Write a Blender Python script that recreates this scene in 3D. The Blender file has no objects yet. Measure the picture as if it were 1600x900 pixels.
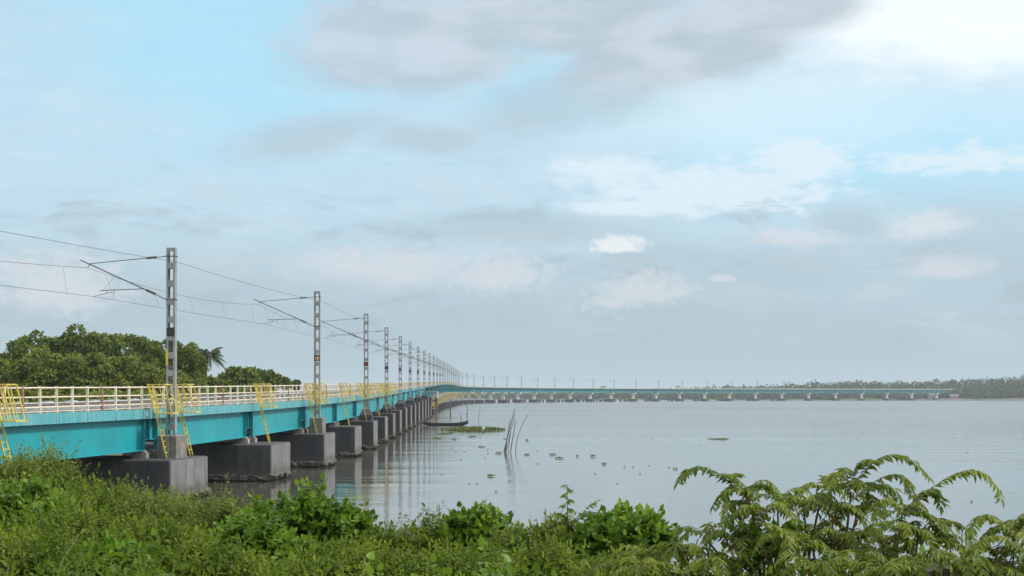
import bpy, math, random
import numpy as np
from mathutils import Vector, Matrix

R = math.radians
random.seed(7)
rng = np.random.default_rng(7)
scene = bpy.context.scene
col = scene.collection
F = 2700.0            # focal length in pixels of a 1600 px wide picture
EYE = 5.0             # eye height above the water
HY = 618.0            # horizon row at that size

# ------------------------------------------------------------------ camera, sky, sun, exposure
cd = bpy.data.cameras.new('camera'); cam = bpy.data.objects.new('camera', cd); col.objects.link(cam)
cam.location = (0, 0, EYE); cam.rotation_euler = (R(90), 0, 0)
cd.sensor_width = 36.0; cd.lens = 36.0 * F / 1600.0
cd.shift_y = (HY - 450.0) / 1600.0
cd.clip_start = 0.2; cd.clip_end = 30000
scene.camera = cam
vs = scene.view_settings
vs.view_transform = 'Standard'; vs.look = 'None'; vs.exposure = 0.09; vs.gamma = 1.0; vs.use_curve_mapping = False
scene.cycles.max_bounces = 8; scene.cycles.diffuse_bounces = 3; scene.cycles.glossy_bounces = 3
scene.cycles.transmission_bounces = 4; scene.cycles.transparent_max_bounces = 8; scene.cycles.volume_bounces = 0
scene.cycles.caustics_reflective = False; scene.cycles.caustics_refractive = False
SUN_EL, SUN_AZ = 47.0, 90.0       # azimuth from +Y towards +X

sd = bpy.data.lights.new('sun', 'SUN'); sd.energy = 3.1; sd.angle = R(6); sd.color = (1.0, 0.95, 0.87)
so = bpy.data.objects.new('sun', sd); col.objects.link(so)
so.rotation_euler = (R(90 - SUN_EL), 0, R(180 - SUN_AZ))
so.location = (200, -100, 300)

world = bpy.data.worlds.new('World'); scene.world = world; world.use_nodes = True


class NT:
    """small helper to write node graphs as expressions"""
    def __init__(s, tree):
        s.t = tree; s.n = tree.nodes; s.l = tree.links

    def node(s, typ, **kw):
        n = s.n.new(typ)
        for k, v in kw.items(): setattr(n, k, v)
        return n

    def link(s, a, b):
        if isinstance(a, bpy.types.NodeSocket): s.l.new(a, b)
        else:
            try: b.default_value = a
            except Exception: b.default_value = (a, a, a, 1)[:len(b.default_value)]

    def math(s, op, a, b=0.0, c=None, clamp=False):
        n = s.node('ShaderNodeMath', operation=op); n.use_clamp = clamp
        s.link(a, n.inputs[0]); s.link(b, n.inputs[1])
        if c is not None: s.link(c, n.inputs[2])
        return n.outputs[0]

    def ramp(s, v, a, b, lo=0.0, hi=1.0, smooth=True):
        n = s.node('ShaderNodeMapRange', interpolation_type='SMOOTHSTEP' if smooth else 'LINEAR')
        s.link(v, n.inputs[0]); s.link(a, n.inputs[1]); s.link(b, n.inputs[2]); s.link(lo, n.inputs[3]); s.link(hi, n.inputs[4])
        return n.outputs[0]

    def mix(s, f, a, b, blend='MIX'):
        n = s.node('ShaderNodeMix', data_type='RGBA', blend_type=blend)
        s.link(f, n.inputs[0])
        for v, i in ((a, 6), (b, 7)):
            if isinstance(v, (tuple, list)): n.inputs[i].default_value = tuple(v)[:3] + (1,)
            else: s.link(v, n.inputs[i])
        return n.outputs[2]

    def noise(s, vec, scale, detail=4, rough=0.55, dist=0.0, col=False):
        n = s.node('ShaderNodeTexNoise')
        s.link(vec, n.inputs['Vector']); n.inputs['Scale'].default_value = scale
        n.inputs['Detail'].default_value = detail; n.inputs['Roughness'].default_value = rough
        n.inputs['Distortion'].default_value = dist
        return n.outputs['Color' if col else 'Fac']

    def xyz(s, x, y, z):
        n = s.node('ShaderNodeCombineXYZ')
        for v, i in ((x, 0), (y, 1), (z, 2)): s.link(v, n.inputs[i])
        return n.outputs[0]

    def sep(s, v):
        n = s.node('ShaderNodeSeparateXYZ'); s.link(v, n.inputs[0]); return n.outputs


def build_world():
    g = NT(world.node_tree); g.n.clear()
    out = g.node('ShaderNodeOutputWorld'); bg = g.node('ShaderNodeBackground'); g.link(bg.outputs[0], out.inputs[0])
    sky = g.node('ShaderNodeTexSky', sky_type='NISHITA'); sky.sun_disc = False
    sky.sun_elevation = R(SUN_EL); sky.sun_rotation = R(SUN_AZ)
    sky.air_density = 1.0; sky.dust_density = 2.0; sky.ozone_density = 1.0
    d = g.node('ShaderNodeTexCoord').outputs['Generated']
    x, y, z = g.sep(d)
    az = g.math('MULTIPLY', g.math('ARCTAN2', x, y), 57.2958)
    el = g.math('MULTIPLY', g.math('ARCSINE', z), 57.2958)
    v = g.xyz(az, g.math('MULTIPLY', el, 1.9), 0.0)
    n1 = g.noise(v, 0.33, 6, 0.55); n2 = g.noise(v, 1.1, 5, 0.6, 0.3)
    n3 = g.noise(g.xyz(az, g.math('MULTIPLY', el, 4.2), 3.0), 0.42, 6, 0.6, 0.4)
    nn = g.math('ADD', g.math('MULTIPLY', g.math('SUBTRACT', n1, .5), 1.0), g.math('MULTIPLY', g.math('SUBTRACT', n2, .5), .55))

    nl = g.math('SUBTRACT', g.noise(v, .13, 3, .5), .5)
    nsoft = g.math('ADD', g.math('MULTIPLY', nl, 1.3), g.math('ADD', g.math('MULTIPLY', g.math('SUBTRACT', n1, .5), .9), g.math('MULTIPLY', g.math('SUBTRACT', n2, .5), .28)))
    nf = g.math('ADD', g.math('MULTIPLY', g.math('SUBTRACT', g.noise(g.xyz(az, g.math('MULTIPLY', el, 1.5), 7.0), 1.3, 6, .62, .3), .5), 1.5), g.math('MULTIPLY', g.math('SUBTRACT', n1, .5), .9))

    def blob(px, py, rx, ry, rag, soft, noise=None, tilt=0.0, flat=1.0):
        a0 = math.degrees(math.atan((px - 800) / F)); e0 = math.degrees(math.atan((HY - py) / F))
        ra = rx / F * 57.3; re = ry / F * 57.3
        da = g.math('SUBTRACT', az, a0); de = g.math('SUBTRACT', el, e0)
        if tilt: de = g.math('ADD', de, g.math('MULTIPLY', da, -tilt))
        ua = g.math('DIVIDE', da, ra); ue = g.math('DIVIDE', de, re)
        if flat != 1.0: ue = g.math('MAXIMUM', ue, g.math('MULTIPLY', ue, -flat))
        r = g.math('SQRT', g.math('ADD', g.math('MULTIPLY', ua, ua), g.math('MULTIPLY', ue, ue)))
        r = g.math('ADD', r, g.math('MULTIPLY', noise if noise is not None else nsoft, -rag))
        return g.ramp(r, 1.0 + soft, 1.0 - soft)

    def mx(*m):
        r = m[0]
        for q in m[1:]: r = g.math('MAXIMUM', r, q)
        return r
    K = 10.0          # the clouds share the sky's Background strength of 0.1

    def c(r, gg, b): return (r * K, gg * K, b * K)

    def put(base, m, amt, colr): return g.mix(g.math('MULTIPLY', m, amt), base, colr)
    base = g.mix(g.ramp(el, 5.0, 14.0, .95, .86), sky.outputs[0], c(.525, .735, .865))
    base = g.mix(g.ramp(el, .5, 8.5, .97, 0.0), base, c(.44, .548, .605))
    nb = g.noise(g.xyz(az, g.math('MULTIPLY', el, 3.4), 31.0), .30, 6, .6, .5)
    bank = g.math('MULTIPLY', g.ramp(el, .6, 3.0), g.ramp(el, 9.5, 5.5))
    base = g.mix(g.math('MULTIPLY', g.math('MULTIPLY', g.ramp(nb, .50, .68), bank), .55), base, c(.58, .65, .71))
    base = g.mix(g.math('MULTIPLY', g.math('MULTIPLY', g.ramp(nb, .46, .32), bank), .55), base, c(.40, .495, .55))
    st = g.math('MULTIPLY', g.ramp(n3, .40, .72), g.ramp(el, 2.0, 6.0))
    base = put(base, st, .40, c(.62, .76, .84))
    blue = mx(blob(400, 40, 290, 170, 1.2, .8), blob(1430, 230, 330, 70, 1.0, .7), blob(870, 150, 130, 45, 1.2, .7))
    base = put(base, blue, .6, c(.37, .74, .94))
    wh = mx(blob(1520, 80, 340, 130, 1.0, .8), blob(1230, 180, 260, 70, 1.0, .8))
    base = put(base, wh, .5, c(.76, .90, .96))
    nh3 = g.math('ADD', g.math('MULTIPLY', g.math('SUBTRACT', g.noise(g.xyz(az, g.math('MULTIPLY', el, 3.2), 23.0), 1.1, 6, .62, .4), .5), 2.2), g.math('MULTIPLY', nf, .4))
    nbig = g.math('ADD', g.math('MULTIPLY', nsoft, .9), g.math('MULTIPLY', nh3, .22))
    base = put(base, blob(1530, 50, 220, 78, 1.3, .6, nbig), .8, c(.95, 1.0, 1.02))
    sh = mx(blob(1110, 300, 170, 36, 1.2, .42, nh3), blob(1255, 258, 70, 34, 1.2, .36, nh3), blob(1010, 325, 120, 14, 1.0, .5, nh3), blob(1500, 262, 120, 18, 1.5, .6, nh3), blob(950, 265, 80, 22, 1.2, .7, nh3))
    base = put(base, sh, .85, c(.72, .84, .915))
    lowg = mx(blob(800, 358, 190, 24, 1.4, .7), blob(1325, 352, 60, 26, 1.3, .6), blob(1570, 400, 230, 60, 1.4, .8), blob(1180, 420, 210, 40, 1.3, .8), blob(330, 470, 300, 60, 1.3, .9), blob(900, 500, 400, 60, 1.3, .9))
    base = put(base, lowg, .40, c(.40, .505, .555))
    skirt = mx(blob(500, 215, 125, 30, 1.5, .6, None, .2), blob(660, 215, 120, 24, 1.5, .6), blob(850, 172, 140, 42, 1.4, .6, None, .25), blob(940, 150, 110, 40, 1.4, .5))
    base = put(base, skirt, .66, c(.46, .56, .63))
    big = mx(blob(640, 60, 180, 86, .95, .30, nbig), blob(870, 16, 260, 62, .8, .34, nbig), blob(1080, 72, 185, 68, .9, .30, nbig, .22), blob(1190, 10, 130, 52, .8, .32, nbig))
    nsm = g.noise(g.xyz(az, g.math('MULTIPLY', el, 3.0), 11.0), .28, 4, .5, .4)
    gcol = g.mix(g.ramp(nsm, .34, .68), c(.455, .54, .60), c(.59, .66, .735))
    base = put(base, big, .84, gcol)
    nh = g.math('ADD', g.math('MULTIPLY', g.math('SUBTRACT', g.noise(g.xyz(az, g.math('MULTIPLY', el, 1.3), 17.0), 2.6, 6, .6, .2), .5), 2.4), g.math('MULTIPLY', nf, .35))
    cu1 = mx(blob(966, 388, 40, 17, 1.1, .38, nh, .03, 2.6), blob(975, 390, 30, 9, .8, .6, nh, 0, 2.0))
    cu2 = mx(blob(1000, 462, 74, 30, 1.2, .6, nh, .14, 1.6), blob(775, 432, 74, 36, 1.2, .6, nh, 0, 1.6), blob(545, 416, 46, 27, 1.2, .6, nh, 0, 1.6), blob(650, 410, 40, 18, 1.2, .6, nh, 0, 1.6),
             blob(95, 455, 80, 52, 1.2, .6, nh, 0, 1.6), blob(40, 425, 50, 14, 1.3, .5, nf, -.1), blob(1130, 438, 22, 9, 1.4, .5, nf, 0, 2.0), blob(1480, 430, 60, 20, 1.3, .7, nf, 0, 2.0), blob(1230, 376, 60, 17, 1.3, .7, nf, 0, 2.0), blob(600, 420, 130, 24, 1.2, .9, nf))
    base = put(base, cu2, .62, c(.68, .71, .75))
    base = put(base, blob(1448, 363, 50, 22, .8, .75, nh, .1, 1.6), .6, c(.76, .79, .82))
    base = put(base, cu1, .75, c(.86, .88, .90))
    ov = g.noise(d, 2.2, 5, .55)
    top = g.mix(g.ramp(ov, .35, .65), c(.85, 1.0, 1.12), c(1.35, 1.40, 1.44))
    base = g.mix(g.ramp(el, 14.0, 26.0), base, top)
    behind = g.ramp(g.math('ABSOLUTE', az), 22.0, 40.0)
    side = g.mix(g.ramp(ov, .35, .65), c(.50, .62, .69), c(.68, .76, .81))
    base = g.mix(g.math('MULTIPLY', behind, g.ramp(el, 26.0, 12.0)), base, side)
    g.link(base, bg.inputs[0]); bg.inputs[1].default_value = 0.1


build_world()
world.cycles.sampling_method = 'MANUAL'; world.cycles.sample_map_resolution = 512

# ------------------------------------------------------------------ helpers
def tag(o, label=None, cat=None, group=None, kind=None):
    if label: o['label'] = label
    if cat: o['category'] = cat
    if group: o['group'] = group
    if kind: o['kind'] = kind
    return o


def empty(name, loc=(0, 0, 0), rot=(0, 0, 0)):
    o = bpy.data.objects.new(name, None); col.objects.link(o)
    o.location = loc; o.rotation_euler = rot; o.empty_display_size = .3
    return o


def copy_tree(o, parent=None):
    c = o.copy(); col.objects.link(c); c.parent = parent
    for ch in list(o.children): copy_tree(ch, c)
    return c


ORD = 'first second third fourth fifth sixth seventh eighth ninth tenth eleventh twelfth thirteenth fourteenth fifteenth sixteenth seventeenth eighteenth nineteenth'.split()
TENS = {2: 'twent', 3: 'thirt', 4: 'fort', 5: 'fift'}


def ordinal(n):
    if n <= 19: return ORD[n - 1]
    t, u = divmod(n, 10)
    return TENS[t] + ('ieth' if u == 0 else 'y-' + ORD[u - 1])


class MB:
    """collects simple shapes into one mesh"""
    def __init__(s): s.v = []; s.f = []; s.m = []

    def add(s, vs_, fs, mi=0):
        o = len(s.v); s.v += [tuple(p) for p in vs_]
        for f in fs: s.f.append(tuple(i + o for i in f)); s.m.append(mi)
        return s

    def box(s, x0, x1, y0, y1, z0, z1, mi=0):
        p = [(x0, y0, z0), (x1, y0, z0), (x1, y1, z0), (x0, y1, z0), (x0, y0, z1), (x1, y0, z1), (x1, y1, z1), (x0, y1, z1)]
        return s.add(p, [(0, 3, 2, 1), (4, 5, 6, 7), (0, 1, 5, 4), (1, 2, 6, 5), (2, 3, 7, 6), (3, 0, 4, 7)], mi)

    def cbox(s, x0, x1, y0, y1, z0, z1, c=.04, mi=0):
        """box with its four upright edges and its top edge chamfered"""
        def ring(k, z): return [(x0 + k, y0, z), (x1 - k, y0, z), (x1, y0 + k, z), (x1, y1 - k, z), (x1 - k, y1, z), (x0 + k, y1, z), (x0, y1 - k, z), (x0, y0 + k, z)]
        top = [(min(max(a, x0 + c), x1 - c), min(max(b, y0 + c), y1 - c), z1) for a, b, _ in ring(c * 2, z1)]
        p = ring(c, z0) + ring(c, z1 - c) + top
        fs = [tuple(range(7, -1, -1)), tuple(range(16, 24))]
        for r_ in (0, 8):
            for i in range(8):
                j = (i + 1) % 8; fs.append((r_ + i, r_ + j, r_ + 8 + j, r_ + 8 + i))
        return s.add(p, fs, mi)

    def tube(s, pts, r, n=6, mi=0, r2=None):
        pts = [Vector(p) for p in pts]; m = len(pts); o = len(s.v); vv = []
        for i, p in enumerate(pts):
            a = pts[max(0, i - 1)]; b = pts[min(m - 1, i + 1)]; d = (b - a).normalized()
            u = d.cross(Vector((0, 0, 1)))
            if u.length < 1e-3: u = Vector((1, 0, 0))
            u.normalize(); w = u.cross(d)
            rr = r if r2 is None else r + (r2 - r) * i / (m - 1)
            for k in range(n):
                t = 2 * math.pi * (k + .5) / n
                vv.append(p + (u * math.cos(t) + w * math.sin(t)) * rr)
        fs = [(i * n + k, i * n + (k + 1) % n, (i + 1) * n + (k + 1) % n, (i + 1) * n + k) for i in range(m - 1) for k in range(n)]
        fs += [tuple(range(n))[::-1], tuple(range((m - 1) * n, m * n))]
        return s.add(vv, fs, mi)

    def bar(s, a, b, w, h=None, mi=0):
        """rectangular bar from a to b"""
        h = h or w; a = Vector(a); b = Vector(b); d = (b - a).normalized()
        u = d.cross(Vector((0, 0, 1)))
        if u.length < 1e-3: u = Vector((1, 0, 0))
        u.normalize(); w_ = u.cross(d)
        p = [q + u * (w / 2 * sx) + w_ * (h / 2 * sy) for q in (a, b) for sx, sy in ((-1, -1), (1, -1), (1, 1), (-1, 1))]
        return s.add(p, [(0, 1, 2, 3), (7, 6, 5, 4), (0, 4, 5, 1), (1, 5, 6, 2), (2, 6, 7, 3), (3, 7, 4, 0)], mi)

    def build(s, name, mats, parent=None, smooth=False):
        me = bpy.data.meshes.new(name); me.from_pydata(s.v, [], s.f)
        mats = mats if isinstance(mats, (list, tuple)) else [mats]
        for q in mats: me.materials.append(q)
        if len(mats) > 1: me.polygons.foreach_set('material_index', s.m)
        if smooth: me.polygons.foreach_set('use_smooth', [True] * len(s.f))
        me.update()
        import bmesh
        bm = bmesh.new(); bm.from_mesh(me); bmesh.ops.recalc_face_normals(bm, faces=bm.faces); bm.to_mesh(me); bm.free()
        o = bpy.data.objects.new(name, me); col.objects.link(o)
        if parent: o.parent = parent
        return o


def at(px, py, d):
    return Vector(((px - 800) * d / F, d, EYE - (py - HY) * d / F))


# ------------------------------------------------------------------ materials
def new_mat(name):
    m = bpy.data.materials.new(name); m.use_nodes = True
    g = NT(m.node_tree); g.n.clear()
    out = g.node('ShaderNodeOutputMaterial'); b = g.node('ShaderNodeBsdfPrincipled'); g.link(b.outputs[0], out.inputs[0])
    return m, g, b, out


def coords(g, mode='Object', jitter=True):
    t = g.node('ShaderNodeTexCoord').outputs[mode]
    if not jitter: return t
    r = g.node('ShaderNodeObjectInfo').outputs['Random']
    v = g.node('ShaderNodeVectorMath', operation='ADD'); g.link(t, v.inputs[0])
    g.link(g.xyz(g.math('MULTIPLY', r, 37.0), g.math('MULTIPLY', r, 91.0), g.math('MULTIPLY', r, 53.0)), v.inputs[1])
    return v.outputs[0]


def stretch(g, v, sx, sy, sz):
    n = g.node('ShaderNodeMapping'); g.link(v, n.inputs[0]); n.inputs['Scale'].default_value = (sx, sy, sz); return n.outputs[0]


def weathered(name, c1, c2, streak=None, s_amt=.5, rough=.6, scale=2.0, sscale=(5, 5, .35), metal=0.0, bump=.0, low=(.45, .68)):
    """base mottled between two colours, with upright stains of a third"""
    m, g, b, out = new_mat(name); v = coords(g)
    cc = g.mix(g.ramp(g.noise(v, scale, 5, .6), .35, .65), c1, c2)
    if streak:
        sn = g.noise(stretch(g, v, *sscale), 1.0, 5, .65)
        cc = g.mix(g.math('MULTIPLY', g.ramp(sn, *low), s_amt), cc, streak)
    g.link(cc, b.inputs['Base Color']); b.inputs['Roughness'].default_value = rough; b.inputs['Metallic'].default_value = metal
    if bump:
        bp = g.node('ShaderNodeBump'); bp.inputs['Strength'].default_value = bump; bp.inputs['Distance'].default_value = .02
        g.link(g.noise(v, scale * 9, 4, .6), bp.inputs['Height']); g.link(bp.outputs[0], b.inputs['Normal'])
    return m


M = {}
M['teal'] = weathered('turquoise_paint', (.003, .285, .325), (.004, .325, .365), (.03, .20, .225), .6, .5, .5, (1.2, 1.2, .22))
M['fascia'] = weathered('faded_turquoise_paint', (.055, .33, .375), (.095, .385, .42), (.22, .40, .41), .8, .6, .9, (3.0, 3.0, .18), low=(.42, .66))
M['hole'] = weathered('hole_shade', (.004, .008, .01), (.006, .01, .012))  # shade inside the girder holes, put into the colour


def pier_mat(name, c1, c2, drip, d_amt):
    m, g, b, out = new_mat(name); v = coords(g); p = g.node('ShaderNodeNewGeometry').outputs['Position']; x, y, z = g.sep(p)
    cc = g.mix(g.ramp(g.noise(v, .8, 5, .65), .32, .68), c1, c2)
    cc = g.mix(g.math('MULTIPLY', g.ramp(g.noise(stretch(g, v, 2.4, 2.4, .12), 1.0, 5, .65), .50, .72), d_amt), cc, drip)
    cc = g.mix(g.math('MULTIPLY', g.ramp(g.noise(stretch(g, v, 3.3, 3.3, .2), 1.0, 4, .6), .54, .70), .6), cc, (.022, .021, .021))
    fr = g.math('FRACT', g.math('DIVIDE', z, .92)); ln = g.math('MULTIPLY', g.ramp(fr, .03, .0), .35)
    cc = g.mix(ln, cc, (.03, .03, .03))
    tide = g.ramp(g.math('ADD', z, g.math('MULTIPLY', g.noise(v, 1.6, 4, .6), .7)), 1.35, .75)
    cc = g.mix(g.math('MULTIPLY', tide, .75), cc, g.mix(g.noise(v, 5, 4), (.035, .032, .022), (.10, .09, .07)))
    g.link(cc, b.inputs['Base Color']); b.inputs['Roughness'].default_value = .75
    bp = g.node('ShaderNodeBump'); bp.inputs['Strength'].default_value = .3; bp.inputs['Distance'].default_value = .03
    g.link(g.noise(v, 7, 5, .65), bp.inputs['Height']); g.link(bp.outputs[0], b.inputs['Normal'])
    return m


M['conc_dark'] = pier_mat('dark_concrete_with_shade', (.034, .032, .034), (.058, .055, .056), (.12, .11, .105), .4)  # dark concrete; on the short piers the shade under the deck is in its colour
M['conc_end'] = pier_mat('concrete_lit_end', (.15, .14, .14), (.21, .20, .195), (.40, .38, .355), .6)  # same pier concrete, with the light on the outer end put into the colour
M['conc'] = weathered('bare_concrete', (.17, .155, .135), (.27, .25, .22), (.09, .08, .068), .7, .85, 2.2, (4, 4, .5), bump=.3)
M['conc_block'] = weathered('grey_bearing_concrete', (.30, .27, .235), (.40, .365, .32), (.15, .13, .11), .5, .85, 2.0)
M['conc_pale'] = weathered('pale_concrete', (.70, .62, .52), (.78, .71, .62), (.42, .33, .26), .4, .8, .7, (2, 2, .3))
M['cream'] = weathered('cream_paint', (.72, .62, .46), (.80, .72, .575), (.40, .20, .10), .8, .5, 3.0, (6, 6, 1.2), low=(.52, .70))
M['rust'] = weathered('rusted_steel', (.25, .10, .045), (.42, .25, .15), (.62, .52, .42), .6, .8, 5.0, (6, 6, 2.0))
M['yellow'] = weathered('yellow_paint', (.66, .49, .045), (.78, .60, .09), (.45, .36, .16), .45, .5, 2.0, (7, 7, 2))
M['steel'] = weathered('galvanised_steel', (.28, .285, .285), (.36, .365, .365), (.23, .18, .15), .4, .5, 3.0, (6, 6, .6), metal=.1)
M['tube'] = weathered('weathered_tube', (.10, .095, .09), (.15, .14, .13), (.18, .11, .07), .5, .55, 4.0, metal=.4)
M['insul'] = weathered('grey_insulator', (.13, .10, .085), (.19, .15, .12), None, rough=.3)
M['wire'] = weathered('copper_wire', (.10, .09, .085), (.13, .12, .11), None, rough=.5, metal=.5)
M['plate_dark'] = weathered('dark_plate', (.03, .028, .025), (.05, .045, .04))
M['plate_red'] = weathered('dark_red_plate', (.10, .025, .02), (.15, .04, .03))
M['rail'] = weathered('rail_steel', (.20, .17, .15), (.30, .27, .25), (.22, .11, .07), .6, .45, 3, metal=.5)
M['duct'] = weathered('grey_duct', (.34, .35, .35), (.44, .45, .45), (.22, .20, .18), .5, .6, 1.5, (1, 4, 4))
M['crust'] = weathered('shell_crust', (.05, .045, .038), (.17, .15, .12), (.03, .035, .02), .6, .95, 5.0, (3, 3, 2), bump=.8)
M['pile'] = weathered('dark_pile', (.035, .034, .034), (.07, .065, .06), (.13, .11, .09), .4, .85, 1.5)
M['wood'] = weathered('weathered_pole', (.085, .065, .055), (.16, .12, .10), (.05, .04, .035), .5, .85, 3.0)
M['hull'] = weathered('tarred_hull', (.022, .020, .020), (.045, .04, .038), (.10, .09, .08), .4, .6, 1.5)
M['hull_in'] = weathered('hull_inside', (.12, .11, .10), (.19, .17, .15))
M['white'] = weathered('white_plastic', (.72, .72, .70), (.80, .80, .78), rough=.4)
M['bark'] = weathered('bark', (.09, .07, .05), (.16, .13, .10), (.05, .04, .03), .5, .9, 4.0)
M['stem'] = weathered('green_stem', (.10, .10, .04), (.16, .13, .07), rough=.7)
M['dry'] = weathered('dry_stem', (.22, .18, .09), (.32, .27, .15), rough=.8)
M['soil'] = weathered('soil', (.05, .055, .02), (.09, .08, .04), None, rough=.95, scale=1.2)
M['stone'] = weathered('mossy_stone', (.035, .04, .022), (.08, .075, .055), (.04, .07, .015), .6, .95, 6.0, (4, 4, 4), bump=.8)
M['sand'] = None


def shore_mat():
    m, g, b, out = new_mat('far_bank_ground'); p = g.node('ShaderNodeNewGeometry').outputs['Position']; x, y, z = g.sep(p)
    n = g.noise(stretch(g, p, .012, .02, .1), 1.0, 4, .6)
    sandy = g.math('MAXIMUM', g.ramp(g.math('ADD', x, g.math('MULTIPLY', n, 160.0)), 440, 520), g.math('MULTIPLY', g.ramp(n, .60, .66), .8))
    f = g.noise(p, .25, 4, .6)
    g.link(g.mix(sandy, g.mix(f, (.035, .055, .018), (.07, .085, .03)), g.mix(f, (.075, .066, .048), (.125, .11, .082))), b.inputs['Base Color']); b.inputs['Roughness'].default_value = .95
    return m


M['sand'] = shore_mat()
M['shore'] = weathered('marshy_ground', (.07, .085, .03), (.12, .12, .05), None, rough=.95, scale=.15)
M['house'] = weathered('limewash', (.30, .29, .26), (.38, .37, .34), (.22, .20, .18), .5, .85, .6)
M['rooft'] = weathered('roof_tile', (.20, .15, .13), (.28, .22, .19), None, rough=.9)


def leaf_mat(name, dark, mid, light, trans=.35, rough=.45, old=None):
    m, g, b, out = new_mat(name)
    a = g.node('ShaderNodeAttribute', attribute_name='tint').outputs['Fac']
    cc = g.mix(g.ramp(a, 0, .55, smooth=False), dark, mid)
    cc = g.mix(g.ramp(a, .55, .97, smooth=False), cc, light)
    if old: cc = g.mix(g.ramp(a, .972, .985), cc, old)
    g.link(cc, b.inputs['Base Color']); b.inputs['Roughness'].default_value = rough; b.inputs['Specular IOR Level'].default_value = .16
    t = g.node('ShaderNodeBsdfTranslucent'); mxs = g.node('ShaderNodeMixShader'); mxs.inputs[0].default_value = trans
    hs = g.node('ShaderNodeHueSaturation'); hs.inputs['Value'].default_value = 1.35; hs.inputs['Hue'].default_value = .487; g.link(cc, hs.inputs['Color'])
    g.link(hs.outputs[0], t.inputs[0]); g.link(b.outputs[0], mxs.inputs[1]); g.link(t.outputs[0], mxs.inputs[2]); g.link(mxs.outputs[0], out.inputs[0])
    return m


M['leaf_small'] = leaf_mat('small_leaf', (.048, .09, .008), (.108, .164, .013), (.20, .265, .027), old=(.25, .22, .05))
M['leaf_grey'] = leaf_mat('grey_green_leaf', (.068, .10, .014), (.135, .18, .025), (.22, .265, .05), old=(.25, .2, .08))
M['leaf_vine'] = leaf_mat('vine_leaf', (.045, .10, .008), (.092, .18, .013), (.185, .295, .03), rough=.38, old=(.4, .36, .05))
M['leaf_frond'] = leaf_mat('frond_leaflet', (.078, .125, .012), (.15, .205, .02), (.235, .285, .038), rough=.36, old=(.33, .16, .035))
M['leaf_tree'] = leaf_mat('tree_leaf', (.07, .11, .013), (.125, .172, .021), (.19, .235, .036), trans=.2, rough=.5)
M['leaf_tree_b'] = leaf_mat('olive_tree_leaf', (.095, .13, .016), (.16, .195, .028), (.225, .255, .046), trans=.2, rough=.5)
M['leaf_palm'] = leaf_mat('palm_leaflet', (.055, .075, .035), (.095, .115, .055), (.16, .17, .10), trans=.15)
M['leaf_far'] = leaf_mat('far_leaf', (.035, .055, .018), (.055, .085, .026), (.085, .115, .04), trans=.1, rough=.7)
M['leaf_hya'] = leaf_mat('hyacinth_leaf', (.085, .115, .02), (.14, .175, .032), (.22, .24, .06), trans=.2, old=(.2, .16, .08))


def water_mat():
    m, g, b, out = new_mat('river_water')
    b.inputs['Base Color'].default_value = (.09, .085, .072, 1); b.inputs['Roughness'].default_value = .045; b.inputs['IOR'].default_value = 1.333
    p = g.node('ShaderNodeNewGeometry').outputs['Position']
    a = g.noise(stretch(g, p, .55, 1.25, 1), 1.0, 3, .55)
    c = g.noise(stretch(g, p, .05, .16, 1), 1.0, 3, .5)
    e = g.noise(stretch(g, p, .006, .022, 1), 1.0, 3, .5)
    cover = g.ramp(e, .38, .62, .45, 1.0)
    # sub-pixel ripples: wind-roughened open water, smooth in the lee of the bank
    g.link(g.math('MULTIPLY', g.ramp(g.sep(p)[1], 110.0, 650.0, .05, .23), g.ramp(e, .36, .64, .75, 1.15)), b.inputs['Roughness'])
    h = g.math('ADD', g.math('MULTIPLY', g.math('MULTIPLY', a, .015), cover), g.math('MULTIPLY', g.math('MULTIPLY', c, .068), g.ramp(g.sep(p)[1], 220.0, 900.0, 1.0, 2.0)))
    bp = g.node('ShaderNodeBump'); bp.inputs['Strength'].default_value = 1.0; bp.inputs['Distance'].default_value = 1.0
    g.link(h, bp.inputs['Height']); g.link(bp.outputs[0], b.inputs['Normal'])
    return m


M['water'] = water_mat()

# ------------------------------------------------------------------ the setting: water, banks, haze
w = MB(); w.add([(-9000, -400, 0), (9000, -400, 0), (9000, 14000, 0), (-9000, 14000, 0)], [(0, 1, 2, 3)])
tag(w.build('water', M['water']), kind='structure')

SKX = [-400, 0, 60, 105, 130, 180, 230, 320, 335, 390, 440, 490, 540, 565, 600, 640, 665, 700, 745, 790, 830, 870, 930, 1000, 1040, 1100, 1250, 1400, 1600, 2100]
SKY_ = [700, 712, 712, 722, 748, 757, 772, 795, 805, 800, 795, 800, 812, 828, 842, 852, 845, 845, 845, 850, 848, 835, 838, 840, 858, 868, 878, 882, 882, 880]
EDX = [-400, 600, 900, 1100, 1300, 2100]; EDD = [21., 20.5, 17.5, 13.5, 12.0, 12.0]


def smooth_noise(x, y, seed=0):
    return (np.sin(x * 1.7 + y * .9 + seed) + np.sin(x * -.8 + y * 2.3 + seed * 2.1) + np.sin(x * 3.1 + y * 1.3 + seed * .7) * .6 + np.sin(x * 5.3 - y * 4.1 + seed) * .35) / 2.95


def canopy(X, Y):
    """height of the top of the undergrowth on the camera's bank"""
    X = np.asarray(X, float); Y = np.asarray(Y, float)
    d = np.clip(Y, 9.0, None); px = 800 + F * X / d
    de = np.interp(px, EDX, EDD); ys = np.interp(px, SKX, SKY_)
    t = np.clip((de - d) / (de - 9.5), 0, 1)
    ypx = ys + t * (935 - ys)
    z = EYE - (ypx - HY) * np.minimum(d, de) / F
    near = np.clip((9.0 - Y) / 9.0, 0, 1); z = z * (1 - near) + 3.6 * near
    z = z - np.clip(Y - de, 0, None) * .62
    return z, de


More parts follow.
